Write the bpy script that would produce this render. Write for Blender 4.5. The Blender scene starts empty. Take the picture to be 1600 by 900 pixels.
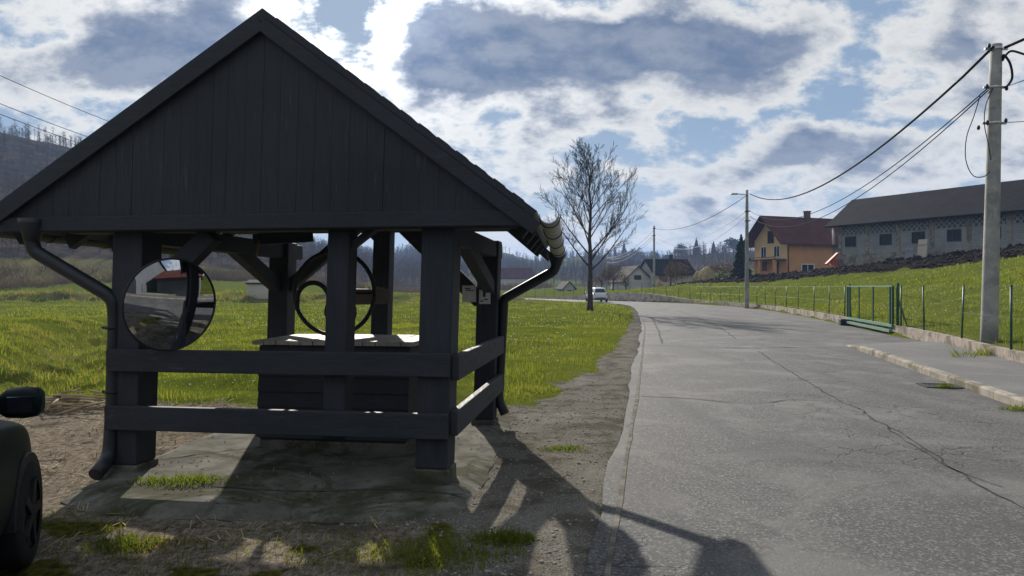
import bpy, bmesh, math, random
import numpy as np
from mathutils import Vector, Matrix
random.seed(7); rng = np.random.default_rng(11)
scene = bpy.context.scene; COL = scene.collection
R = math.radians
FPX, CAMZ, YH = 1155.0, 1.6, 448.0

def at(px, py, Y):
    """point of the world that stands at depth Y under a photo position"""
    return Vector(((px-800)/FPX*Y, Y, CAMZ-(py-YH)/FPX*Y))

# ------------------------------------------------------------------ helpers
def wloc(o):
    v = Vector((0, 0, 0))
    while o: v += o.location; o = o.parent
    return v

def tag(o, label=None, cat=None, group=None, kind=None):
    if label: o['label'] = label
    if cat: o['category'] = cat
    if group: o['group'] = group
    if kind: o['kind'] = kind
    return o

def thing(name, loc, label, cat, group=None):
    o = bpy.data.objects.new(name, None); COL.objects.link(o)
    o.location = loc; o.empty_display_size = .2
    return tag(o, label, cat, group)

class MB:
    def __init__(s): s.v = []; s.f = []; s.m = []; s.sm = []
    def add(s, vs, fs, m=0, smooth=False):
        b = len(s.v); s.v += [tuple(v) for v in vs]
        for f in fs: s.f.append([b+i for i in f]); s.m.append(m); s.sm.append(smooth)
        return s
    def box(s, c, d, rz=0, m=0, M=None):
        c = Vector(c); h = [x/2 for x in d]
        M = M or Matrix.Rotation(rz, 3, 'Z')
        vs = [c + M @ Vector((sx*h[0], sy*h[1], sz*h[2])) for sx in (-1, 1) for sy in (-1, 1) for sz in (-1, 1)]
        return s.add(vs, [(0,1,3,2),(4,6,7,5),(0,4,5,1),(2,3,7,6),(0,2,6,4),(1,5,7,3)], m)
    def beam(s, p0, p1, w, h, up=(0, 0, 1), m=0):
        """square timber from p0 to p1; h along up, w across"""
        p0 = Vector(p0); p1 = Vector(p1); d = (p1-p0); L = d.length; d.normalize()
        up = Vector(up)
        if abs(d.dot(up)) > .95: up = Vector((0, 1, 0))
        x = d.cross(up).normalized(); z = x.cross(d)
        M = Matrix((x, d, z)).transposed()
        return s.box((p0+p1)/2, (w, L, h), M=M, m=m)
    def tube(s, pts, r, n=8, m=0, cap=True, smooth=True):
        pts = [Vector(p) for p in pts]; k = len(pts)
        rs = r if isinstance(r, (list, tuple)) else [r]*k
        ref = Vector((0, 0, 1)); vs = []
        px = None
        for i, p in enumerate(pts):
            d = (pts[min(i+1, k-1)] - pts[max(i-1, 0)])
            if d.length < 1e-9: d = Vector((0, 0, 1))
            d.normalize()
            if px is None:
                x = d.cross(ref if abs(d.z) < .95 else Vector((0, 1, 0))).normalized()
            else:
                x = px - d*px.dot(d)
                x = x.normalized() if x.length > 1e-6 else d.cross(ref).normalized()
            px = x; y = d.cross(x)
            for j in range(n):
                a = 2*math.pi*j/n
                vs.append(p + (x*math.cos(a)+y*math.sin(a))*rs[i])
        fs = [(i*n+j, i*n+(j+1)%n, (i+1)*n+(j+1)%n, (i+1)*n+j) for i in range(k-1) for j in range(n)]
        s.add(vs, fs, m, smooth)
        if cap:
            b = len(s.v)-n*k
            s.f.append([b+j for j in range(n)][::-1]); s.m.append(m); s.sm.append(False)
            s.f.append([b+(k-1)*n+j for j in range(n)]); s.m.append(m); s.sm.append(False)
        return s
    def prism(s, pts2, A, U, V, W, m=0):
        """polygon pts2 in the plane A + a U + b V, given thickness along W"""
        A = Vector(A); U = Vector(U); V = Vector(V); W = Vector(W); n = len(pts2)
        p = [A+U*a+V*b for a, b in pts2]
        vs = p + [q+W for q in p]
        fs = [tuple(range(n))[::-1], tuple(range(n, 2*n))] + [(i, (i+1) % n, n+(i+1) % n, n+i) for i in range(n)]
        return s.add(vs, fs, m)
    def build(s, name, mats, parent=None, loc=None, bevel=0, fix=True):
        o0 = wloc(parent) if parent else (Vector(loc) if loc else Vector((0, 0, 0)))
        me = bpy.data.meshes.new(name)
        me.from_pydata([(v[0]-o0.x, v[1]-o0.y, v[2]-o0.z) for v in s.v], [], s.f)
        for m in (mats if isinstance(mats, (list, tuple)) else [mats]): me.materials.append(m)
        me.polygons.foreach_set('material_index', s.m); me.polygons.foreach_set('use_smooth', s.sm)
        if fix and len(s.v) < 60000:
            b = bmesh.new(); b.from_mesh(me); bmesh.ops.recalc_face_normals(b, faces=b.faces); b.to_mesh(me); b.free()
        me.update()
        o = bpy.data.objects.new(name, me); COL.objects.link(o)
        if parent: o.parent = parent
        elif loc: o.location = o0
        if bevel:
            bv = o.modifiers.new('bevel', 'BEVEL'); bv.width = bevel; bv.segments = 2; bv.limit_method = 'ANGLE'
        return o

def np_mesh(name, V, F, mats, nper, smooth=False, parent=None):
    """big mesh from arrays; every face has nper corners"""
    me = bpy.data.meshes.new(name); nf = len(F)
    me.vertices.add(len(V)); me.vertices.foreach_set('co', np.asarray(V, np.float32).ravel())
    me.loops.add(nf*nper); me.loops.foreach_set('vertex_index', np.asarray(F, np.int32).ravel())
    me.polygons.add(nf); me.polygons.foreach_set('loop_start', np.arange(nf, dtype=np.int32)*nper)
    me.polygons.foreach_set('loop_total', np.full(nf, nper, np.int32))
    if smooth: me.polygons.foreach_set('use_smooth', np.ones(nf, bool))
    me.update(calc_edges=True)
    for m in (mats if isinstance(mats, (list, tuple)) else [mats]): me.materials.append(m)
    o = bpy.data.objects.new(name, me); COL.objects.link(o)
    if parent: o.parent = parent
    return o

# ------------------------------------------------------------------ noise / maths in numpy
def _h(i, j, k):
    n = (i.astype(np.int64)*374761393 + j.astype(np.int64)*668265263 + k*2147483647) & 0xffffffff
    n = ((n ^ (n >> 13))*1274126177) & 0xffffffff
    return ((n ^ (n >> 16)) & 0xffff)/65535.0
def vn(x, y, k=0):
    i = np.floor(x); j = np.floor(y); fx = x-i; fy = y-j
    fx = fx*fx*(3-2*fx); fy = fy*fy*(3-2*fy)
    a = _h(i, j, k); b = _h(i+1, j, k); c = _h(i, j+1, k); d = _h(i+1, j+1, k)
    return a*(1-fx)*(1-fy)+b*fx*(1-fy)+c*(1-fx)*fy+d*fx*fy
def fbm(x, y, k=0, o=4):
    t = 0; a = .5
    for q in range(o): t = t+a*vn(x*2**q, y*2**q, k+q*17); a *= .5
    return t/(1-.5**o)
def ss(a, b, x):
    t = np.clip((x-a)/(b-a), 0, 1); return t*t*(3-2*t)
def pdist(P, x, y):
    """distance to an open polyline and the signed side (right of travel is +)"""
    best = np.full(x.shape, 1e9); sg = np.ones(x.shape)
    for (x0, y0), (x1, y1) in zip(P[:-1], P[1:]):
        dx, dy = x1-x0, y1-y0; L2 = dx*dx+dy*dy
        t = np.clip(((x-x0)*dx+(y-y0)*dy)/L2, 0, 1)
        d = np.hypot(x-x0-t*dx, y-y0-t*dy)
        cr = (x-x0)*dy-(y-y0)*dx
        m = d < best-1e-9
        best = np.where(m, d, best); sg = np.where(m, np.sign(cr), sg)
    return best, sg*best

# ------------------------------------------------------------------ materials
class NT:
    def __init__(s, nt): s.nt = nt; s.n = nt.nodes; s.l = nt.links
    def node(s, t, **kw):
        n = s.n.new(t)
        for k, v in kw.items():
            if hasattr(n, k): setattr(n, k, v)
        return n
    def put(s, a, b):
        if isinstance(a, (int, float)): b.default_value = a
        elif isinstance(a, (tuple, list)): b.default_value = tuple(a) if len(a) != 3 or b.type != 'RGBA' else (*a, 1)
        else: s.l.new(a, b)
    def math(s, op, a, b=0, c=None, clamp=False):
        n = s.node('ShaderNodeMath', operation=op, use_clamp=clamp); s.put(a, n.inputs[0]); s.put(b, n.inputs[1])
        if c is not None: s.put(c, n.inputs[2])
        return n.outputs[0]
    def vmath(s, op, a, b=(0, 0, 0)):
        n = s.node('ShaderNodeVectorMath', operation=op); s.put(a, n.inputs[0])
        s.put(b, n.inputs['Scale'] if op == 'SCALE' else n.inputs[1])
        return n.outputs['Value'] if op in ('DOT_PRODUCT', 'LENGTH', 'DISTANCE') else n.outputs[0]
    def noise(s, vec, scale, detail=4, rough=.55, dist=0, out='Fac'):
        n = s.node('ShaderNodeTexNoise'); s.put(vec, n.inputs['Vector']); n.inputs['Scale'].default_value = scale
        n.inputs['Detail'].default_value = detail; n.inputs['Roughness'].default_value = rough; n.inputs['Distortion'].default_value = dist
        return n.outputs[out]
    def voro(s, vec, scale, feature='F1', out='Distance'):
        n = s.node('ShaderNodeTexVoronoi', feature=feature); s.put(vec, n.inputs['Vector']); n.inputs['Scale'].default_value = scale
        return n.outputs[out]
    def map(s, vec, scale=(1, 1, 1), rot=(0, 0, 0), loc=(0, 0, 0)):
        n = s.node('ShaderNodeMapping'); s.put(vec, n.inputs['Vector'])
        n.inputs['Scale'].default_value = scale; n.inputs['Rotation'].default_value = rot; n.inputs['Location'].default_value = loc
        return n.outputs[0]
    def rng(s, v, a, b, c=0, d=1, smooth=True):
        n = s.node('ShaderNodeMapRange', interpolation_type='SMOOTHSTEP' if smooth else 'LINEAR'); n.clamp = True
        s.put(v, n.inputs[0])
        for i, q in enumerate((a, b, c, d)): n.inputs[1+i].default_value = q
        return n.outputs[0]
    def mix(s, f, a, b, blend='MIX'):
        n = s.node('ShaderNodeMix', data_type='RGBA', blend_type=blend); s.put(f, n.inputs[0]); s.put(a, n.inputs[6]); s.put(b, n.inputs[7])
        return n.outputs[2]
    def obj(s): return s.node('ShaderNodeTexCoord').outputs['Object']
    def attr(s, name): return s.node('ShaderNodeAttribute', attribute_name=name).outputs['Color']
    def sep(s, c):
        n = s.node('ShaderNodeSeparateColor'); s.put(c, n.inputs[0]); return n.outputs
    def bump(s, h, strength=.3, dist=.02):
        n = s.node('ShaderNodeBump'); n.inputs['Strength'].default_value = strength; n.inputs['Distance'].default_value = dist
        s.put(h, n.inputs['Height']); return n.outputs[0]

def mat(name, fn=None, col=(.5, .5, .5), rough=.8, metal=0, spec=.3, var=.25, vscale=6, bump=0, bscale=40):
    m = bpy.data.materials.new(name); m.use_nodes = True
    k = NT(m.node_tree); p = m.node_tree.nodes['Principled BSDF']
    p.inputs['Roughness'].default_value = rough; p.inputs['Metallic'].default_value = metal
    p.inputs['Specular IOR Level'].default_value = spec
    if fn: fn(k, p)
    else:
        v = k.node('ShaderNodeNewGeometry').outputs['Position']
        n = k.noise(v, vscale, 5, .6)
        f = k.rng(n, .3, .7)
        k.put(k.mix(f, tuple(c*(1-var) for c in col), tuple(min(1, c*(1+var)) for c in col)), p.inputs['Base Color'])
        if bump: k.put(k.bump(k.noise(v, bscale, 4, .6), bump, .01), p.inputs['Normal'])
    return m
def POS(k): return k.node('ShaderNodeNewGeometry').outputs['Position']

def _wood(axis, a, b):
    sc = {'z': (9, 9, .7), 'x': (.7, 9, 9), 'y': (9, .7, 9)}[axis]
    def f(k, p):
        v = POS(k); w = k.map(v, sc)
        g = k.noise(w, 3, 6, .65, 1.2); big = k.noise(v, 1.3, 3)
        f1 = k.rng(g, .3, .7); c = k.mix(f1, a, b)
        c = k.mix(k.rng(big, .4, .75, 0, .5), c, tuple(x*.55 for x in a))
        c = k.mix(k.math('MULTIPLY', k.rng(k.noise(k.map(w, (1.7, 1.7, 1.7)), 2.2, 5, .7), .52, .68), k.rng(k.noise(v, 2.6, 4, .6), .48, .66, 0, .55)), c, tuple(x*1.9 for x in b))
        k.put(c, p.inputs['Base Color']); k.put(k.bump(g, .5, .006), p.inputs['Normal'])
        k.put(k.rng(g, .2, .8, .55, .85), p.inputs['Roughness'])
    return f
WD_A, WD_B = (.024, .027, .034), (.042, .046, .056)  # timber lifted towards blue-grey, standing in for veiling glare
M = {}
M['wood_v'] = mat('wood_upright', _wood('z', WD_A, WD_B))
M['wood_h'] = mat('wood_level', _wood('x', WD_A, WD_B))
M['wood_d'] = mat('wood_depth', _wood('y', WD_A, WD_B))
M['wood_pale'] = mat('wood_pale', _wood('y', (.30, .26, .22), (.46, .41, .36)))
M['bark_log'] = mat('log_wood', _wood('x', (.07, .055, .045), (.14, .11, .09)))
M['iron'] = mat('iron', col=(.028, .028, .03), rough=.5, metal=.3, var=.3, vscale=30)
M['pipe'] = mat('pipe_dark', col=(.022, .024, .028), rough=.42, spec=.4, var=.2, vscale=8)
M['gutter'] = mat('gutter_pale', col=(.36, .37, .34), rough=.5, var=.2, vscale=10)
M['mirror'] = mat('mirror_glass', col=(.55, .57, .60), rough=.015, metal=1, var=.02)
M['steel'] = mat('steel', col=(.45, .46, .47), rough=.4, metal=.8, var=.15)
M['black'] = mat('black_plastic', col=(.02, .02, .021), rough=.45, var=.2)
M['rubber'] = mat('rubber', col=(.016, .016, .016), rough=.8, var=.3)
M['paper'] = mat('paper', col=(.62, .62, .60), rough=.8, var=.08)
M['ink'] = mat('ink', col=(.04, .04, .045), rough=.7)
M['green'] = mat('green_paint', col=(.022, .075, .045), rough=.45, var=.25, vscale=14)
M['green_lt'] = mat('green_worn', col=(.12, .22, .15), rough=.4, var=.25, vscale=14)
M['wire'] = mat('fence_wire', col=(.02, .045, .03), rough=.5)
M['cable'] = mat('cable', col=(.02, .02, .022), rough=.9, spec=.05)
M['cable_lt'] = mat('cable_bare', col=(.16, .165, .17), rough=.6, metal=.3)
M['soil'] = mat('soil', col=(.028, .021, .016), rough=.95, spec=.1, var=.5, vscale=2)
M['white'] = mat('white_paint', col=(.72, .71, .68), rough=.6, var=.06)
M['glass_dk'] = mat('window_glass', col=(.02, .024, .03), rough=.08, spec=.6, var=.2)
M['pvc'] = mat('pvc_pipe', col=(.62, .60, .57), rough=.5, var=.1)
M['brown'] = mat('brown_wood', col=(.10, .05, .03), rough=.7, var=.3)
M['rust'] = mat('red_paint', col=(.42, .07, .03), rough=.6, var=.25)
M['hay'] = mat('hay', col=(.33, .26, .13), rough=.9, var=.4, vscale=3, bump=.8, bscale=14)

def _asphalt(k, p):
    v = POS(k)
    fine = k.noise(v, 62, 4, .75); mid = k.noise(v, 22, 3, .6); big = k.noise(v, .8, 5, .62, .6)
    long_ = k.noise(k.map(v, (1.1, .10, 1), (0, 0, R(11))), 1, 4, .6)
    st = k.voro(v, 70)
    c = k.mix(k.rng(fine, .32, .72), (.042, .043, .046), (.185, .182, .176))
    cell = k.sep(k.voro(v, 66, 'F1', 'Color'))
    c = k.mix(k.rng(cell[0], .0, 1, 0, .62, False), c, (.034, .035, .037)); c = k.mix(k.rng(cell[1], .66, 1, 0, .42), c, (.34, .335, .32))
    c = k.mix(k.rng(mid, .35, .7, 0, .35), c, (.07, .07, .072))
    c = k.mix(k.rng(big, .45, .66, 0, .65), c, (.165, .162, .154)); c = k.mix(k.rng(k.noise(v, .45, 4, .6, .8), .54, .66, 0, .4), c, (.06, .061, .064))
    c = k.mix(k.rng(long_, .52, .68, 0, .55), c, (.065, .066, .07))
    # fine alligator cracks in the tired patches
    wv = k.node('ShaderNodeVectorMath', operation='ADD'); k.put(v, wv.inputs[0])
    k.put(k.vmath('SCALE', k.noise(v, 2.2, 4, .6, 0, 'Color'), .5), wv.inputs[1])
    e = k.voro(wv.outputs[0], 2.3, 'DISTANCE_TO_EDGE')
    cr = k.math('MULTIPLY', k.rng(e, .008, .03, 1, 0), k.rng(k.noise(v, .33, 3, .5), .5, .62))
    c = k.mix(k.math('MULTIPLY', cr, .5), c, (.022, .022, .024))
    k.put(c, p.inputs['Base Color']); k.put(k.rng(fine, .3, .7, .72, .92), p.inputs['Roughness'])
    h = k.math('ADD', k.math('MULTIPLY', fine, .7), k.math('MULTIPLY', k.rng(st, .0, .35, 1, 0), .5))
    h = k.math('SUBTRACT', h, k.math('MULTIPLY', cr, 1.5))
    k.put(k.bump(h, .75, .012), p.inputs['Normal'])
M['asphalt'] = mat('asphalt', _asphalt, spec=.16)
def _walk(k, p):
    v = POS(k)
    fine = k.noise(v, 80, 3, .7); big = k.noise(v, .9, 5, .6, .5)
    c = k.mix(k.rng(fine, .3, .7), (.085, .085, .088), (.185, .182, .178))
    c = k.mix(k.rng(big, .45, .7, 0, .55), c, (.20, .195, .185))
    k.put(c, p.inputs['Base Color']); k.put(k.bump(fine, .5, .01), p.inputs['Normal'])
M['walk'] = mat('pavement_asphalt', _walk, rough=.9, spec=.12)
def _conc(a, b, stain):
    def f(k, p):
        v = POS(k)
        n = k.noise(v, 3.2, 6, .65, .4); fi = k.noise(v, 60, 3, .7)
        c = k.mix(k.rng(n, .3, .7), a, b)
        c = k.mix(k.rng(k.noise(v, 1.1, 5, .7, .8), .46, .60, 0, .9), c, stain)
        c = k.mix(k.rng(fi, .5, .75, 0, .4), c, tuple(x*.6 for x in a))
        k.put(c, p.inputs['Base Color'])
        k.put(k.bump(k.math('ADD', n, k.math('MULTIPLY', fi, .5)), .5, .02), p.inputs['Normal'])
    return f
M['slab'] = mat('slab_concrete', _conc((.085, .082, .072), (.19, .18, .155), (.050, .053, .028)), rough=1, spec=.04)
M['kerb'] = mat('kerb_concrete', _conc((.22, .20, .17), (.36, .33, .28), (.13, .12, .09)), rough=.95, spec=.06)
M['wallc'] = mat('wall_concrete', _conc((.22, .19, .16), (.40, .35, .31), (.12, .105, .075)), rough=.95, spec=.06)
M['wallp'] = mat('wall_pale', _conc((.40, .34, .30), (.60, .52, .46), (.28, .24, .18)), rough=.95, spec=.06)
M['polec'] = mat('pole_concrete', _conc((.24, .24, .23), (.36, .355, .34), (.19, .19, .18)))
M['litter'] = mat('leaf_litter', col=(.09, .06, .035), rough=1, spec=.05, var=.5, vscale=30)
M['tar'] = mat('crack_filler', col=(.07, .07, .072), rough=1, spec=0, var=.3, vscale=20)
M['dust'] = mat('dusty_asphalt', col=(.145, .135, .115), rough=1, spec=.05, var=.4, vscale=5, bump=.4)

def _ground(k, p):
    v = POS(k); A = k.sep(k.attr('zone_a')); B = k.sep(k.attr('zone_b'))
    n1 = k.noise(v, 2.3, 5, .65); n2 = k.noise(v, 18, 4, .65); n3 = k.noise(v, 70, 3, .7); n0 = k.noise(v, .25, 4, .6)
    def zone(z, a=.3):
        q = k.math('ADD', z, k.math('MULTIPLY', k.math('SUBTRACT', n1, .5), .9))
        q = k.math('ADD', q, k.math('MULTIPLY', k.math('SUBTRACT', n2, .5), .5))
        return k.rng(q, .5-a*.5, .5+a*.5)
    gr = k.mix(k.rng(n2, .3, .7), (.055, .068, .011), (.110, .125, .026))
    gr = k.mix(k.rng(n1, .35, .7, 0, .65), gr, (.115, .135, .018))
    gr = k.mix(k.rng(n0, .45, .7, 0, .5), gr, (.055, .085, .008))
    dry = k.mix(k.rng(n2, .3, .7), (.085, .075, .03), (.17, .145, .06))
    dry = k.mix(k.rng(n1, .45, .6, 0, .6), dry, (.085, .10, .03))
    grav = k.mix(k.rng(n3, .3, .7), (.06, .055, .047), (.25, .232, .20))
    grav = k.mix(k.rng(k.voro(v, 46), .05, .3, .6, 0), grav, (.36, .34, .31))
    grav = k.mix(k.rng(n1, .45, .62, 0, .75), grav, (.075, .064, .047)); grav = k.mix(k.rng(k.noise(v, .9, 5, .7, .7), .52, .68, 0, .6), grav, (.25, .235, .205))
    strw = k.mix(k.rng(n2, .3, .7), (.075, .062, .050), (.22, .185, .145))
    strw = k.mix(k.rng(k.noise(k.map(v, (14, 3, 3), (0, 0, .7)), 3, 4, .7, 1.5), .5, .68, 0, .75), strw, (.40, .34, .25))
    strw = k.mix(k.rng(n1, .52, .66, 0, .6), strw, (.045, .037, .029))
    plow = k.mix(k.rng(n2, .3, .7), (.012, .009, .007), (.032, .024, .018))
    plow = k.mix(k.rng(k.voro(v, 1.6), .05, .35, .5, 0), plow, (.05, .038, .029))
    wood = k.mix(k.rng(n0, .35, .65), (.035, .030, .020), (.085, .062, .042))
    moss = k.mix(k.rng(n2, .3, .7), (.028, .030, .012), (.11, .105, .02))
    c = gr
    c = k.mix(zone(B[1]), c, dry); c = k.mix(zone(B[0], .2), c, wood)
    c = k.mix(zone(A[1]), c, strw); c = k.mix(zone(A[0]), c, grav); c = k.mix(zone(A[2], .2), c, plow); c = k.mix(zone(B[2]), c, moss)
    k.put(c, p.inputs['Base Color'])
    h = k.math('ADD', k.math('MULTIPLY', n2, .6), k.math('MULTIPLY', n3, .5))
    k.put(k.bump(h, .8, .035), p.inputs['Normal'])
M['ground'] = mat('ground', _ground, rough=1, spec=0)

def _leafy(a, b, tr=.5, sc=1.2, old=None):
    def f(k, p):
        v = POS(k); n = k.noise(v, sc, 4, .6); n2 = k.noise(v, 25, 2)
        c = k.mix(k.rng(n, .3, .7), a, b)
        if old: c = k.mix(k.rng(k.noise(v, .42, 5, .65, .5), .46, .68, 0, .7), c, old); c = k.mix(k.rng(k.noise(v, .9, 3), .55, .72, 0, .6), c, (.05, .075, .008))
        c = k.mix(k.rng(n2, .3, .7, 0, .5), c, tuple(x*1.5 for x in b))
        d = k.node('ShaderNodeBsdfDiffuse'); t = k.node('ShaderNodeBsdfTranslucent'); mx = k.node('ShaderNodeMixShader')
        k.put(c, d.inputs[0]); k.put(k.mix(1, c, (1.0, 1.0, .5), 'MULTIPLY'), t.inputs[0]); mx.inputs[0].default_value = tr
        k.l.new(d.outputs[0], mx.inputs[1]); k.l.new(t.outputs[0], mx.inputs[2])
        k.l.new(mx.outputs[0], k.n['Material Output'].inputs[0])
    return f
M['blade'] = mat('grass_blade', _leafy((.10, .130, .018), (.175, .200, .034), .58, 1.2, (.24, .215, .09)))
M['blade_dry'] = mat('dry_blade', _leafy((.16, .125, .06), (.30, .24, .13), .4))
M['weed'] = mat('weed_leaf', _leafy((.07, .11, .012), (.15, .18, .03), .5))
M['needle'] = mat('needles', _leafy((.010, .018, .008), (.022, .034, .014), .1, .5))
M['bark'] = mat('bark', col=(.045, .036, .030), rough=.9, var=.35, vscale=5)
M['twig'] = mat('twig', _leafy((.034, .027, .022), (.065, .05, .040), .15, .03))
M['bush'] = mat('bush_twig', _leafy((.060, .040, .030), (.12, .085, .06), .2, .1))
M['stone'] = mat('stone', col=(.26, .25, .23), rough=.9, var=.4, vscale=9)
M['straw'] = mat('straw', col=(.32, .26, .17), rough=1, spec=.05, var=.35, vscale=4)
# ------------------------------------------------------------------ light settings
SKY_K, WORLD_S, SUN_S, EXPO, HAZE = .42, .06, 4.4, .75, .00042
CL_BRIGHT, CL_DARK, HORIZON = (7.8, 7.8, 7.6), (1.35, 1.9, 3.0), (6.0, 6.9, 7.8)
BLUE = (3.5, 4.9, 6.8)
BANKS = [(960, 80, 330, 50, .30), (720, 105, 120, 60, .20), (250, 100, 220, 110, .22), (80, 60, 90, 45, -.10), (60, 250, 240, 50, .04), (1430, 190, 130, 22, -.12), (980, 235, 170, 30, -.05), (1120, 275, 150, 28, .10), (590, 40, 60, 60, -.06), (1480, 60, 160, 60, .06), (1400, 260, 260, 50, .07)]
# ================================================================== GROUND
ROAD_L = [(-26, -120), (-15, -80), (-6.0, -30), (-2.3, -10), (-.4, 0), (.74, 5.9), (1.95, 12.2), (3.5, 20.5), (5.2, 29.8), (7.5, 44), (9.2, 56), (9.9, 64), (9.4, 71), (7.4, 77.5), (3.5, 84), (-1, 92), (-8, 106), (-20, 140), (-32, 190)]
KERB = [(-14, -120), (-4, -80), (1.2, -30), (2.9, -10), (4.6, 0), (6.6, 9.6), (9.0, 20)]
WALL = [(-10, -120), (0, -80), (3.8, -30), (5.6, -8), (7.4, 4), (9.7, 14), (11.8, 21.2), (13.9, 30.8), (15.9, 41), (17.3, 50), (17.7, 60), (16.6, 70), (13.5, 79), (9.5, 87.5), (5.0, 96), (-1.5, 109), (-13.5, 142), (-26, 192)]
DITCH = [(-14, 8.5), (-8.6, 11.2), (-10.4, 18.5), (-13.5, 24), (-17, 40)]

_px = [-700, -300, 0, 60, 130, 200, 300, 420, 500, 560, 610, 650, 720, 790, 830, 870, 930, 1000, 1040, 1065, 1170, 1250, 1400, 1800, 2600]
_e = [.13, .16, .168, .166, .163, .15, .115, .070, .046, .046, .044, .052, .046, .048, .038, .042, .044, .040, .034, .043, .050, .043, .036, .03, .04]
_rf = [100, 100, 105, 110, 118, 122, 126, 128, 130, 140, 150, 150, 160, 170, 180, 185, 190, 180, 165, 160, 150, 160, 190, 200, 150]
_rr = [260, 270, 280, 285, 295, 305, 320, 340, 380, 520, 620, 600, 620, 640, 600, 560, 520, 470, 420, 380, 350, 360, 400, 450, 400]
_az = np.degrees(np.arctan((np.array(_px)-800)/FPX))
_az = np.concatenate([[-180, -120, -85], _az, [85, 120, 180]])
_e = np.array([.05, .06, .12]+_e+[.05, .05, .05]); _rf = np.array([150, 120, 100.]+_rf+[120, 120, 150.]); _rr = np.array([400, 330, 270.]+_rr+[400, 400, 400.])

def hill(x, y):
    r = np.hypot(x, y)+1e-6; az = np.degrees(np.arctan2(x, y))
    e = np.interp(az, _az, _e); f = np.interp(az, _az, _rf); g = np.interp(az, _az, _rr)
    t = np.clip((r-f)/(g-f), 0, 1)
    top = (CAMZ+e*g)
    prof = t**1.15*(1-.12*np.sin(math.pi*t))
    z = top*prof - np.clip(r-g, 0, None)*.05
    z = z + ss(.08, .5, t)*(fbm(x/38, y/38, 5)-.5)*7*np.clip(top/40, .3, 1)
    return z, t

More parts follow.
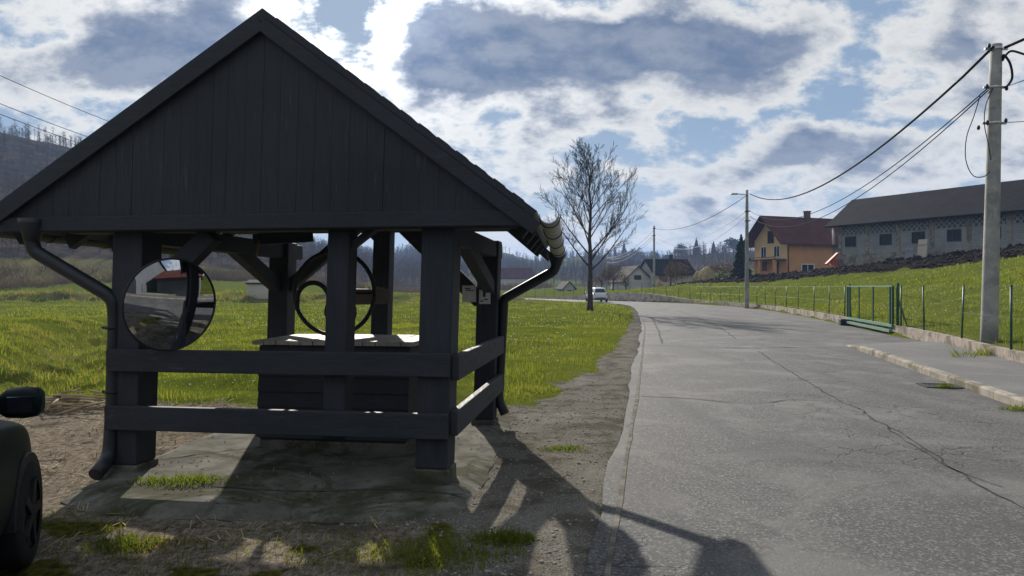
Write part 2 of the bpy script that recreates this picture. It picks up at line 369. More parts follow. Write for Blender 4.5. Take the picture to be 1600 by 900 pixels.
def ground(x, y, detail=True):
    x = np.asarray(x, float); y = np.asarray(y, float)
    dl, sl = pdist(ROAD_L, x, y)       # sl < 0 : left of the road
    dw, sw = pdist(WALL, x, y)         # sw > 0 : beyond the wall
    inroad = (sl > 0) & (sw < 0)
    z = np.zeros(x.shape)
    # right field
    k = np.interp(y, [-40, 0, 10, 20, 50, 70, 85, 110, 160], [.02, .04, .10, .20, .20, .19, .15, .04, .03])
    s = np.clip(sw, 0, None)
    rise = .26*ss(0, .3, s)+k*np.where(s < 28, s, 28+(1-np.exp(-(s-28)/25))*25)
    zr = rise+(fbm(x/1.5, y/1.5, 3)-.5)*.34*ss(.5, 4, s)+(fbm(x/9, y/9, 4)-.5)*.5*ss(2, 10, s)
    # left field
    l = np.clip(-sl, 0, None)
    rag = (fbm(x/.55, y/.55, 66, 3)-.5)*1.1*ss(.1, .5, l)
    far = ss(73.5, 77, y+1.5*np.sin(x*.11)+2*(fbm(x/6, y*0+1, 8)-.5))*ss(.5, 9, l)
    slope = .012+.052*ss(-12, -75, x)
    zl = far*(.85-.25*ss(-30, 0, x))+slope*np.clip(y-78, 0, 60)*ss(4, 20, l)
    near = ss(9.2, 11.5, y)*ss(.8, 4, l)
    zl = zl+ss(60, 74, y)*(1-ss(78, 82, y))*(fbm(x/1.8, y/1.8, 63, 2)-.5)*.9*ss(3, 8, l)
    zl = zl+near*((fbm(x/1.1, y/1.1, 1)-.5)*.34+(fbm(x/6, y/6, 2)-.5)*.35)
    dd, sd = pdist(DITCH, x, y)
    zl = zl+np.exp(-(dd/2.2)**2)*(fbm(x/.55, y/.55, 64, 3)-.5)*.75*ss(9.4, 11, y)*(1-ss(26, 34, y))
    zl = zl-.5*np.exp(-(dd/1.15)**2)*ss(8.2, 10.5, y)*(1-ss(24, 34, y))+.30*ss(.9, 2.4, -sd)*(1-ss(6, 20, -sd))*ss(9, 12, y)*(1-ss(24, 40, y))*(x < -5)
    hollow = ss(-1.2, -4, x)*0
    patch = (fbm(x/.7, y/.7, 6)-.5)*.06*ss(.2, .8, l)*(y < 12)+(fbm(x/.13, y/.13, 9, 2)-.5)*.022*ss(.1, .5, l)*(np.hypot(x, y) < 16)
    zl = zl+patch
    hz, t = hill(x, y)
    zl = np.where(t > 0, np.maximum(zl, zl*.5+hz), zl); zr = zr+np.clip(hz-3, 0, None)
    z = np.where(sl < 0, zl, np.where(sw > 0, zr, 0))
    m = np.minimum(np.clip(sl, 0, None), np.clip(-sw, 0, None))
    z = np.where(inroad, -.22*ss(0, .5, m)-.012, z)
    # ---- zones
    r = np.hypot(x, y)
    sh = np.interp(y, [-60, 0, 7, 10, 14, 20, 30, 45, 60], [1.2, 2.2, 1.9, 1.3, .95, .62, .45, .28, .2])
    yard = (1-ss(9.3, 10.6, y+.9*(fbm(x/1.5, y/1.5, 21)-.5)))*(l > 0)*ss(-14, -11, x)
    gravel = np.maximum((1-ss(sh*.7, sh*1.2, l+rag*np.clip(sh, .3, 1)))*(sl < .8), yard*ss(-1.0, -.1, x)); gravel = np.maximum(gravel, yard*(1-ss(3.3, 3.8, y)))
    gravel = np.maximum(gravel, yard*(y < 6.6)*ss(-5, -3, x)*.35)
    straw = yard*(1-ss(-1.0, -.1, x))
    near_m = (1-ss(4.9, 5.15, y))*ss(3.4, 3.9, y)*yard*ss(-3.6, -3.0, x)*(1-ss(-.55, -.15, x))
    gravel = gravel*(1-near_m*.6)
    moss = near_m*ss(.50, .62, fbm(x/.45, y/.45, 31))*.9
    s0 = np.interp(y, [20, 38, 52, 67, 80, 100, 130], [60, 21, 16.2, 12.2, 11, 16, 40])
    s1 = np.interp(y, [20, 38, 52, 62, 80, 95, 130], [60, 30, 26.5, 24, 19, 19, 40])
    plow = ((sw > s0+1.2*(fbm(x/3, y/3, 40)-.5)*2) & (sw < s1) & (y > 30) & (y < 108))*1.0
    forest = ss(.10, .16, t)*(ss(.15, .3, fbm(x/60, y/60, 50)+.02))
    az = np.degrees(np.arctan2(x, y))
    open_r = (az > 12.5)*(az < 19)*(t < .55)+(az > 19)*(t < .25)
    forest = forest*(1-np.clip(open_r, 0, 1))
    meadow = (az > -3.5)*(az < 5.5)*ss(.56, .60, fbm(x/55+3, y/55, 52))
    forest = forest*(1-meadow)
    dry = .75*np.exp(-((y-75.5)/2.6)**2)*(l > 4)+.8*ss(0, .05, t)*(1-ss(.3, .5, t))*(az < -22)*(1-forest*.3)
    dry = dry+(.35*np.exp(-((dd-1.0)/.5)**2)*(y > 9.5)*(y < 26)+.3*ss(.6, .75, fbm(x/4, y/4, 60)))*(sl < 0)*(t <= 0)*ss(1, 4, l)
    dry = dry+.8*(sw > 0)*(1-ss(.15, .6, sw))
    plow_z = plow*(fbm(x/.9, y/.9, 41)-.5)*.7
    z = z+plow_z*(sw > 0)+plow*.12
    gl = lambda q: np.clip(q, 0, 1)
    return z, (gl(gravel), gl(straw), gl(plow)), (gl(forest), gl(dry), gl(moss))
def gz(x, y): return float(ground(np.array([float(x)]), np.array([float(y)]))[0][0])

def _axis(segs):
    out = []
    for a, b, st in segs: out += list(np.arange(a, b, st))
    return out
def _grow(a, b, st, f=1.09):
    out = [a]; 
    while out[-1] < b: st *= f; out.append(out[-1]+st)
    return out
xs = [-v for v in _grow(60, 1700, 1.5)][::-1]+_axis([(-59, -24, 1.0), (-24, -12, .4), (-12, -6, .16), (-6, 3, .09), (3, 12, .25), (12, 62, .7)])+_grow(62.5, 1700, 1.2)
ys = [-v for v in _grow(20, 900, 2.0)][::-1]+_axis([(-18, 2, .8), (2, 10.5, .09), (10.5, 18, .2), (18, 34, .4), (34, 112, .9)])+_grow(112.5, 1700, 1.8, 1.05)
X, Y = np.meshgrid(np.array(xs), np.array(ys), indexing='ij')
Zg, ZA, ZB = ground(X, Y)
nx, ny = X.shape
V = np.stack([X, Y, Zg], -1).reshape(-1, 3)
I = np.arange(nx*ny).reshape(nx, ny)
F = np.stack([I[:-1, :-1], I[1:, :-1], I[1:, 1:], I[:-1, 1:]], -1).reshape(-1, 4)
gnd = np_mesh('ground', V, F, M['ground'], 4, True); tag(gnd, kind='structure')
for nm, Z3 in (('zone_a', ZA), ('zone_b', ZB)):
    a = gnd.data.color_attributes.new(nm, 'FLOAT_COLOR', 'POINT')
    a.data.foreach_set('color', np.stack([*[q.ravel() for q in Z3], np.ones(nx*ny)], -1).astype(np.float32).ravel())

def resample(P, step):
    P = [Vector((a, b, 0)) for a, b in P]
    # Catmull-Rom through the points
    out = []
    for i in range(len(P)-1):
        p0 = P[max(i-1, 0)]; p1 = P[i]; p2 = P[i+1]; p3 = P[min(i+2, len(P)-1)]
        n = max(1, int((p2-p1).length/step))
        for j in range(n):
            t = j/n
            out.append(.5*((2*p1)+(p2-p0)*t+(2*p0-5*p1+4*p2-p3)*t*t+(3*p1-p0-3*p2+p3)*t**3))
    out.append(P[-1]); return out
def offset(L, d):
    out = []
    for i, p in enumerate(L):
        t = (L[min(i+1, len(L)-1)]-L[max(i-1, 0)]).normalized()
        out.append(p+Vector((t.y, -t.x, 0))*d)          # + is to the right
    return out
def strip_pair(A, B, n=None):
    """two lines resampled to the same count by length share"""
    def even(L, n):
        d = [0]
        for a, b in zip(L[:-1], L[1:]): d.append(d[-1]+(b-a).length)
        return [Vector((np.interp(q, d, [p.x for p in L]), np.interp(q, d, [p.y for p in L]), 0)) for q in np.linspace(0, d[-1], n)]
    n = n or max(len(A), len(B))
    return even(A, n), even(B, n)

EL = resample(ROAD_L, 1.0); WL = resample(WALL, 1.0); KL = resample(KERB, .5)
# road sheet: left edge to the wall line; the pavement lies above it
Ae, Be = strip_pair(EL, WL, 420)
mb = MB(); nc = 6; vs = []; fs = []
for a, b in zip(Ae, Be):
    for c in range(nc+1):
        t = (0, .03, .2, .4, .6, .8, 1)[c]; q = a.lerp(b, t)
        if c == 0: q = q+Vector(((random.random()-.5)*.10, 0, 0))
        vs.append((q.x, q.y, .004-(.05 if c == 0 else 0)+.0*t))
        if c == 0: vs[-1] = (q.x, q.y, -.005)
for i in range(len(Ae)-1):
    for c in range(nc): fs.append((i*(nc+1)+c, i*(nc+1)+c+1, (i+1)*(nc+1)+c+1, (i+1)*(nc+1)+c))
# an upper lip 6 cm in from the left edge
vs2 = []; fs2 = []
mb.add(vs, fs, 0, True)
road = mb.build('road', M['asphalt'], fix=False); tag(road, kind='structure')
road.data.transform(Matrix.Translation((0, 0, .012)))

# pale dusty strip that edges the road
edge = resample([p for p in ROAD_L if -12 < p[1] < 60], .4)
mb = MB(); A = []
for i, p in enumerate(edge):
    w = .01+.03*float(fbm(np.array([p.y*.9]), np.array([3.3]))[0])*2; A.append((p, w))
o1 = [offset(edge, .05)[i] for i in range(len(edge))]
o2 = [offset(edge, .05+A[i][1])[i] for i in range(len(edge))] if False else None
T = offset(edge, 1.0)
vs = []; fs = []
for i, p in enumerate(edge):
    d = (T[i]-p); w = A[i][1]*(1-ss(28, 50, np.array(p.y)))
    vs += [tuple(p+d*.12)[:2]+(.0195,), tuple(p+d*(.12+float(w)))[:2]+(.0195,)]
for i in range(len(edge)-1): fs.append((2*i, 2*i+1, 2*i+3, 2*i+2))
mb.add(vs, fs); mb.build('edge_strip', M['dust'], road, fix=False)

def crack(pts, w, name='crack', m='tar'):
    L = resample(pts, .12); mb = MB(); vs = []; fs = []
    for i, p in enumerate(L):
        t = (L[min(i+1, len(L)-1)]-L[max(i-1, 0)]).normalized(); nrm = Vector((t.y, -t.x, 0))
        off = (float(fbm(np.array([i*.35]), np.array([w*90+pts[0][0]]))[0])-.5)*.16
        ww = w*(.35+1.3*random.random())*(.5 if i in (0, len(L)-1) else 1)
        q = p+nrm*off
        vs += [tuple(q-nrm*ww)[:2]+(.0215,), tuple(q+nrm*ww)[:2]+(.0215,)]
    for i in range(len(L)-1): fs.append((2*i, 2*i+1, 2*i+3, 2*i+2))
    mb.add(vs, fs); return mb.build(name, M[m], road, fix=False)
def gp(px, py): 
    Yd = CAMZ*FPX/(py-YH); return ((px-800)/FPX*Yd, Yd)
crack([gp(1000, 541), gp(1080, 543), gp(1160, 545), gp(1240, 544)], .02)
crack([gp(985, 620), gp(1060, 624), gp(1130, 630), gp(1190, 633), gp(1230, 627), gp(1300, 628)], .008)
crack([gp(1185, 550), gp(1230, 580), gp(1290, 615), gp(1345, 645), gp(1400, 680), gp(1460, 720), gp(1530, 760), gp(1600, 800)], .0075)
crack([gp(1390, 670), gp(1440, 700), gp(1490, 735), gp(1560, 765)], .007)
crack([gp(1018, 497), gp(1028, 515), gp(1034, 538)], .010)
crack([gp(1060, 486), gp(1110, 505), gp(1150, 530)], .010)

# pavement: raised slab between kerb and wall, run down to the road level past the kerb's end
PK, PW = strip_pair(KL, [p for p in resample([q for q in WALL if q[1] < 22], .5)], 160)
mb = MB(); vs = []; fs = []
for a, b in zip(PK, PW):
    h = .115*(1-float(ss(17.5, 20.5, np.array(a.y))))
    d = (b-a).normalized()
    q = a+d*.17
    vs += [(q.x, q.y, .0), (q.x, q.y, .026+h), (b.x, b.y, .032+h)]
for i in range(len(PK)-1):
    for c in range(2): fs.append((3*i+c, 3*i+c+1, 3*(i+1)+c+1, 3*(i+1)+c))
mb.add(vs, fs); tag(mb.build('pavement', M['walk'], fix=False), kind='structure')
mb = MB()
for i in range(len(PK)-1):
    a = PK[i]; b = PK[i+1]; 
    if b.y < -12: continue
    d = (PW[i]-a).normalized(); t = (b-a).normalized()
    h0 = .125*(1-float(ss(17.5, 20.5, np.array(a.y))))+.02; h1 = .125*(1-float(ss(17.5, 20.5, np.array(b.y))))+.02
    g = t*.004
    p = [a+g, a+g+d*.168, b-g+d*.168, b-g]
    lo = [(q.x, q.y, -.05) for q in p]
    up = [(p[0].x, p[0].y, h0-.03), (p[0].x+d.x*.03, p[0].y+d.y*.03, h0), (p[1].x, p[1].y, h0), (p[2].x, p[2].y, h1), (p[3].x+d.x*.03, p[3].y+d.y*.03, h1), (p[3].x, p[3].y, h1-.03)]
    mb.add(lo+up, [(4, 5, 8, 9), (5, 6, 7, 8), (0, 4, 9, 3), (1, 2, 7, 6), (0, 1, 6, 5, 4), (2, 3, 9, 8, 7)])
tag(mb.build('kerb', M['kerb']), kind='structure')

# drain grate in the gutter by the kerb
c = gp(1468, 605); gx, gy = c
dg = thing('drain_grate', (gx, gy, .018), 'iron drain grate with weeds set in the asphalt by the kerb', 'drain')
mb = MB(); rz = R(-11)
for sx in (-.24, .24): mb.box(Vector((gx, gy, .022))+Matrix.Rotation(rz, 3, 'Z')@Vector((sx, 0, 0)), (.06, .5, .02), rz)
for sy in (-.24, .24): mb.box(Vector((gx, gy, .022))+Matrix.Rotation(rz, 3, 'Z')@Vector((0, sy, 0)), (.42, .06, .019), rz)
mb.build('frame', M['iron'], dg)
mb = MB()
for i in range(7): mb.box(Vector((gx, gy, .021))+Matrix.Rotation(rz, 3, 'Z')@Vector((-.18+.06*i, 0, 0)), (.025, .42, .012), rz)
mb.build('bars', M['iron'], dg)

# retaining wall, higher on the outside of the bend
rw = thing('retaining_wall', (9.7, 14, 0), 'low weathered concrete wall under the green fence along the pavement', 'wall')
def wall_top(y, x): return .34+.60*float(ss(67, 80, np.array(y)))*(1-float(ss(83, 95, np.array(y))))-.22*float(ss(92, 100, np.array(y)))
mb = MB(); L = resample([q for q in WALL if -31 < q[1] < 143], .8); Lo = offset(L, .16)
for i in range(len(L)-1):
    if L[i].y > 64 and L[i-1].y <= 64: mb.build('wall_body', M['wallc'], rw, fix=False); mb = MB()
    a, b, c, d = L[i], L[i+1], Lo[i+1], Lo[i]
    za, zb = wall_top(a.y, a.x), wall_top(b.y, b.x)
    mb.add([(a.x, a.y, -.1), (b.x, b.y, -.1), (c.x, c.y, -.1), (d.x, d.y, -.1), (a.x, a.y, za), (b.x, b.y, zb), (c.x, c.y, zb), (d.x, d.y, za)],
           [(0, 1, 5, 4), (4, 5, 6, 7), (2, 3, 7, 6)] + ([(0, 4, 7, 3)] if i == 0 else [])+([(1, 2, 6, 5)] if i == len(L)-2 else []))
mb.build('wall_bend', M['wallp'], rw, fix=False)

# ------------------------------------------------------------------ concrete slab under the shelter
sl = [gp(205, 742), gp(150, 760), gp(238, 800), (-1.9, 5.02), (-1.0, 5.0), (-.36, 5.14), (-.28, 5.5), (-.18, 6.6), (.02, 8.85), (-2.9, 9.25), (-3.28, 8.0), (-3.3, 6.9)]
sl = [(-3.50, 6.15), (-3.36, 5.5), (-2.9, 5.14), (-1.9, 5.06), (-1.0, 5.0), (-.40, 5.12), (-.28, 5.5), (-.18, 6.6), (.02, 8.85), (-2.9, 9.25), (-3.28, 8.0)]
mb = MB(); S = []
for i in range(len(sl)):
    a = Vector((*sl[i], 0)); b = Vector((*sl[(i+1) % len(sl)], 0)); n = max(1, int((b-a).length/.12))
    for j in range(n):
        q = a.lerp(b, j/n); S.append((q.x+(random.random()-.5)*.035, q.y+(random.random()-.5)*.035))
n = len(S); cx = sum(p[0] for p in S)/n; cy = sum(p[1] for p in S)/n
vs = [(x, y, -.07) for x, y in S]+[(x, y, -.012+.014*random.random()) for x, y in S]+[(cx+(x-cx)*.88, cy+(y-cy)*.93, .045) for x, y in S]
mb.add(vs, [(i, (i+1) % n, n+(i+1) % n, n+i) for i in range(n)]+[(n+i, n+(i+1) % n, 2*n+(i+1) % n, 2*n+i) for i in range(n)]+[tuple(range(2*n, 3*n))])
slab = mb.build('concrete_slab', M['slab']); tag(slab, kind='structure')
def scrack(pts, w):
    L = resample(pts, .06); mb = MB(); vs = []; fs = []
    for i, p in enumerate(L):
        t = (L[min(i+1, len(L)-1)]-L[max(i-1, 0)]).normalized(); nrm = Vector((t.y, -t.x, 0))
        q = p+nrm*(float(fbm(np.array([i*.3]), np.array([pts[0][0]*9]))[0])-.5)*.08; ww = w*(.3+1.2*random.random())
        vs += [tuple(q-nrm*ww)[:2]+(.0495,), tuple(q+nrm*ww)[:2]+(.0495,)]
    for i in range(len(L)-1): fs.append((2*i, 2*i+1, 2*i+3, 2*i+2))
    mb.add(vs, fs); mb.build('crack', M['tar'], slab, fix=False)
scrack([(-3.3, 6.5), (-2.7, 7.0), (-2.2, 7.2), (-1.6, 7.3)], .010)
scrack([(-2.35, 5.75), (-1.6, 5.62), (-.9, 5.66), (-.3, 5.5)], .012)
# ================================================================== WELL SHELTER
C0 = Vector((-.577, 5.96, 0)); UU = Vector((-.989, .148, 0)); VV = Vector((.148, .989, 0)); ZZ = Vector((0, 0, 1))
def F3(t, w, z):
    p = C0+UU*t+VV*w; return Vector((p.x+.03*(z-1.6), p.y, z))
sh = thing('well_shelter', F3(1.34, 1.25, 0), 'dark timber open shelter with a steep gabled roof standing over the draw well', 'shelter')
RZ = math.atan2(VV.x, VV.y)
def post(t, w, s, z0, z1, parent=sh, foot=True, name='post'):
    mb = MB(); h = s/2
    vs = [F3(t+a*h, w+b*h, z) for z in (z0, z1) for a, b in ((-1, -1), (1, -1), (1, 1), (-1, 1))]
    mb.add(vs, [(0, 1, 2, 3), (4, 5, 6, 7), (0, 1, 5, 4), (1, 2, 6, 5), (2, 3, 7, 6), (3, 0, 4, 7)])
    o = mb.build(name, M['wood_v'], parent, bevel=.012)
    if foot:
        mb = MB(); h = s/2+.012; vs = [F3(t+a*h*(1.06 if z < .1 else 1), w+b*h, z) for z in (-.05, z0-.002) for a, b in ((-1, -1), (1, -1), (1, 1), (-1, 1))]
        mb.add(vs, [(0, 1, 2, 3), (4, 5, 6, 7), (0, 1, 5, 4), (1, 2, 6, 5), (2, 3, 7, 6), (3, 0, 4, 7)])
        mb.build('footing', M['slab'], o, bevel=.015)
    return o
PFR = (0, 0); PFL = (2.68, 0); PBR = (.057, 2.5); PBL = (2.559, 2.5)
post(*PFR, .265, .16, 2.12); post(*PFL, .275, .10, 2.12)
post(*PBR, .235, .10, 2.12); post(*PBL, .24, .10, 2.12)
post(1.316, 2.5, .20, .10, 2.24); post(.835, 0, .19, .355, 2.06, foot=False)
def beam(a, b, w, h, m='wood_h', name='beam', bevel=.008, up=(0, 0, 1)):
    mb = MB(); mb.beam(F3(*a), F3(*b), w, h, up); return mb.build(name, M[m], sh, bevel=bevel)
beam((-.62, 0, 2.16), (3.3, 0, 2.16), .2, .20, name='tie_beam')
beam((-.5, 2.5, 2.32), (3.2, 2.5, 2.32), .18, .17, name='tie_beam')
beam((0, -.085, 2.04), (.06, 2.85, 2.02), .18, .17, 'wood_d', 'wall_plate')
beam((2.68, -.085, 2.055), (2.56, 2.85, 2.02), .18, .17, 'wood_d', 'wall_plate')
# rails nailed outside the posts
beam((-.13, -.165, .985), (2.8, -.175, .985), .06, .185, name='rail')
beam((-.13, -.165, .505), (2.8, -.175, .505), .06, .20, name='rail')
beam((-.165, -.10, .96), (-.10, 2.66, .94), .06, .20, 'wood_d', 'rail')
beam((-.165, -.10, .52), (-.10, 2.66, .505), .06, .20, 'wood_d', 'rail')
# knee braces
def brace(a, b, w, h, m='wood_h'): beam(a, b, w, h, m, 'brace')
def tw(px, w):
    """t of the point of plane w seen at photo column px"""
    b = C0+VV*w; q = (px-800)/FPX
    return (q*b.y-b.x)/(UU.x-q*UU.y)
def pw(px, py, w):
    t = tw(px, w); Yd = (C0+UU*t+VV*w).y; return (t, w, CAMZ-(py-YH)/FPX*Yd)
brace(pw(448, 452, 2.5), pw(566, 346, 2.5), .12, .13)
brace(pw(752, 470, 2.5), pw(620, 345, 2.5), .12, .18)
brace(pw(250, 448, .0), pw(330, 366, .0), .14, .16)
brace(pw(655, 448, .06), pw(612, 400, .06), .1, .0001) if False else None
brace((.03, 2.42, 1.58), (.02, .9, 2.02), .12, .15, 'wood_d')
brace((2.58, 2.42, 1.60), (2.64, 1.5, 2.02), .12, .15, 'wood_d')
brace(pw(540, 392, .0), pw(592, 350, .0), .11, .05)
brace(pw(598, 386, 2.5), pw(560, 350, 2.5), .1, .05)

# roof: two slopes of planks and covering, drawn from four eave corners and two ridge ends
AP0 = F3(1.445, -.30, 3.815); AP1 = F3(1.40, 2.66, 3.80)
RE0 = F3(-.80, -.30, 2.17); RE1 = F3(-.62, 2.66, 2.10)
LE0 = F3(3.98, -.30, 2.17); LE1 = F3(3.80, 2.66, 2.12)
roof = MB()
def slopes(th, shrink=0, drop=0):
    mb = MB()
    for e0, e1, sgn in ((RE0, RE1, 1), (LE0, LE1, -1)):
        nrm = (e1-e0).cross(AP0-e0).normalized()
        if nrm.z < 0: nrm = -nrm
        off = -nrm*drop
        q = [e0+off, e1+off, AP1+off, AP0+off]
        lo = [p-nrm*th for p in q]
        mb.add(q+lo, [(0, 1, 2, 3), (7, 6, 5, 4), (0, 4, 5, 1), (1, 5, 6, 2), (2, 6, 7, 3), (3, 7, 4, 0)])
    return mb
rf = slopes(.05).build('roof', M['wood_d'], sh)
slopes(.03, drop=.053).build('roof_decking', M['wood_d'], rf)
mb = MB()                                   # covering battens
for e0, e1 in ((RE0, RE1), (LE0, LE1)):
    nrm = (e1-e0).cross(AP0-e0).normalized(); nrm = nrm if nrm.z > 0 else -nrm
    for i in range(1, 15):
        k = i/15; mb.beam(e0.lerp(AP0, k)+nrm*.002+VV*.02, e1.lerp(AP1, k)+nrm*.002-VV*.02, .10, .012, nrm)
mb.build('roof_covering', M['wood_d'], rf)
# verge boards
def verge(a, b, dz, w):
    mb = MB(); nz = (b-a).normalized(); mb.beam(a-ZZ*dz+VV*w, b-ZZ*dz+VV*w, .035, .10, ZZ); return mb
verge(RE0, AP0, .135, -.02).build('verge_board', M['wood_h'], sh); verge(LE0, AP0, .135, -.021).build('verge_board', M['wood_h'], sh)
verge(RE1, AP1, .17, .02).build('verge_board', M['wood_h'], sh); verge(LE1, AP1, .17, .021).build('verge_board', M['wood_h'], sh)
# rafters
for i in range(5):
    k = .12+.19*i
    for e0, e1 in ((RE0, RE1), (LE0, LE1)):
        a = e0.lerp(e1, k); b = AP0.lerp(AP1, k); nrm = (e1-e0).cross(AP0-e0).normalized(); nrm = nrm if nrm.z > 0 else -nrm
        mb = MB(); mb.beam(a-nrm*.16, b-nrm*.16, .08, .13, nrm); mb.build('rafter', M['wood_h'], sh)
# gable boarding: upright planks with staggered faces, each cut to the roof line
def gable(w, z0, name, tb=.03, zmin=2.06):
    mb = MB(); t = -.74; tA = 1.445; zA = 3.70
    while t < 3.85:
        bw = .125+random.random()*.03; t1 = min(t+bw-.0025, 3.88)
        def top(q): return zA-(tA-q)*.731 if q < tA else zA-(q-tA)*.651
        a, b = top(t), top(t1)
        dd = (random.random()-.5)*.005
        if min(a, b) > z0+.02:
            mid = [tA] if t < tA < t1 else []
            P = [(t, z0), (t1, z0), (t1, b)]+[(q, top(q)) for q in mid]+[(t, a)]
            vs = [F3(q, w+dd, z) for q, z in P]+[F3(q, w+dd+tb, z) for q, z in P]; n = len(P)
            mb.add(vs, [tuple(range(n)), tuple(range(n, 2*n))]+[(i, (i+1) % n, n+(i+1) % n, n+i) for i in range(n)])
        t += bw
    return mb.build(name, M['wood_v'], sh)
gable(-.275, 2.055, 'gable_boarding', .025); gable(2.60, 2.28, 'gable_boarding')
beam((-.74, -.292, 2.12), (3.80, -.292, 2.12), .03, .12, name='gable_sill')
# gutters: half pipes hung outside the eaves
def gutter(e0, e1, out, drop, r, m, fall):
    mb = MB(); a = e0+out*(r+.02)-ZZ*drop; b = e1+out*(r+.02)-ZZ*(drop+fall); vs = []; fs = []; n = 9; K = 22
    for j in range(K+1):
        c = a.lerp(b, j/K)
        for rr in (r, r-.006):
            for i in range(n+1):
                an = math.pi+math.pi*i/n
                vs.append(c+out*math.cos(an)*rr+ZZ*math.sin(an)*rr)
    N = 2*(n+1)
    for j in range(K):
        for s in (0, n+1):
            for i in range(n): fs.append((j*N+s+i, j*N+s+i+1, (j+1)*N+s+i+1, (j+1)*N+s+i))
        for i in (0, n): fs.append((j*N+i, j*N+n+1+i, (j+1)*N+n+1+i, (j+1)*N+i))
    for j in (0, K):
        for i in range(n): fs.append((j*N+i, j*N+i+1, j*N+n+2+i, j*N+n+1+i))
    mb.add(vs, fs, 0, True); g = mb.build('gutter', M[m], sh)
    for k in (.06, .3, .54, .78, .97):
        c = a.lerp(b, k); p = [c+out*math.cos(math.pi+math.pi*i/8)*(r+.006)+ZZ*math.sin(math.pi+math.pi*i/8)*(r+.006) for i in range(9)]
        m2 = MB(); m2.tube(p+[p[-1]+ZZ*.02], .0045, 5); m2.build('bracket', M['iron'], g)
    return a, b
ga, gb = gutter(RE0-VV*.06, RE1, -UU, .03, .075, 'gutter', .10)
gl0, gl1 = gutter(LE0-VV*.05, LE1, UU, .05, .075, 'pipe', .02)
# downpipes
def smooth_path(pts, r=.09, n=5):
    P = [Vector(p) for p in pts]; out = [P[0]]
    for i in range(1, len(P)-1):
        a, b, c = P[i-1], P[i], P[i+1]; q = min(r, (a-b).length*.45, (c-b).length*.45)
        s = b+(a-b).normalized()*q; e = b+(c-b).normalized()*q
        for j in range(n+1):
            t = j/n; out.append(s*(1-t)**2+b*2*t*(1-t)+e*t*t)
    return out+[P[-1]]
lp = [at(50, 348, 6.18), at(50, 374, 6.18), at(53, 392, 6.19), at(178, 466, 6.26), at(180, 500, 6.27), at(176, 640, 6.26), at(171, 715, 6.22), at(149, 742, 6.02)]
dp = thing  # (kept as a name only)
mb = MB(); mb.tube(smooth_path(lp, .14), .058, 14); p1 = mb.build('downpipe', M['pipe'], sh)
mb = MB(); mb.tube([at(50, 342, 6.18), at(50, 350, 6.18), at(50, 366, 6.18), at(50, 378, 6.18)], [.105, .105, .075, .06], 14); mb.build('outlet_funnel', M['pipe'], p1)
for py, yy in ((512, 6.27), (612, 6.265)):
    mb = MB(); mb.tube([at(177, py, yy)-ZZ*.012, at(177, py, yy)+ZZ*.012], .066, 14); mb.box(at(170, py, yy)-Vector((.03, 0, 0)), (.05, .02, .02))
    mb.build('pipe_clip', M['iron'], p1)
rp = [gb-VV*.35+ZZ*.02, gb-VV*.35-ZZ*.13, gb-VV*.35-ZZ*.20-UU*-.03, F3(-.115, 2.52, 1.46), F3(-.11, 2.56, 1.36), F3(-.08, 2.58, .3), F3(-.16, 2.58, .14)]
mb = MB(); mb.tube(smooth_path(rp, .12), .055, 12); p2 = mb.build('downpipe', M['pipe'], sh)
mb = MB(); g0 = gb-VV*.35; mb.tube([g0+ZZ*.0, g0-ZZ*.03, g0-ZZ*.09, g0-ZZ*.14], [.10, .10, .07, .057], 12); mb.build('outlet_funnel', M['pipe'], p2)

# ------------------------------------------------------------------ draw well
wl = thing('draw_well', F3(1.252, 1.32, 0), 'dark planked well box with pale plank lid and iron flywheel under the shelter roof', 'well')
def WB(t0, t1, w0, w1, z0, z1, name, m, parent=wl, bevel=.006, planks=0, axis='z'):
    mb = MB()
    def cell(a, b, c, d, e, f):
        vs = [F3(a, c, e), F3(b, c, e), F3(b, d, e), F3(a, d, e), F3(a, c, f), F3(b, c, f), F3(b, d, f), F3(a, d, f)]
        mb.add(vs, [(0, 1, 2, 3), (4, 5, 6, 7), (0, 1, 5, 4), (1, 2, 6, 5), (2, 3, 7, 6), (3, 0, 4, 7)])
    if planks:
        for i in range(planks):
            a = t0+(t1-t0)*i/planks; b = t0+(t1-t0)*(i+1)/planks-.007
            cell(a, b, w0+random.random()*.02, w1-random.random()*.02, z0, z1+(random.random()-.5)*.006)
    else: cell(t0, t1, w0, w1, z0, z1)
    return mb.build(name, M[m], parent, bevel=bevel)
T0, T1, W0, W1 = .50, 2.00, .88, 1.80
WB(T0+.02, T1-.02, W0+.02, W1-.02, -.02, .13, 'plinth', 'slab', bevel=.02)
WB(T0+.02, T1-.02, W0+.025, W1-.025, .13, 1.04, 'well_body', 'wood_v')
mb = MB()                                             # clapboards on the front face
for i in range(6):
    z = .15+i*.148
    vs = [F3(T0, W0, z), F3(T1, W0, z), F3(T1, W0+.02, z+.145), F3(T0, W0+.02, z+.145), F3(T0, W0+.024, z), F3(T1, W0+.024, z), F3(T1, W0+.026, z+.145), F3(T0, W0+.026, z+.145)]
    mb.add(vs, [(0, 1, 2, 3), (4, 5, 6, 7), (0, 1, 5, 4), (1, 2, 6, 5), (2, 3, 7, 6), (3, 0, 4, 7)])
mb.build('front_boarding', M['wood_h'], wl)
WB(T0-.05, T1+.05, W0-.06, W1+.05, 1.045, 1.085, 'lid', 'wood_pale', bevel=.003, planks=13)
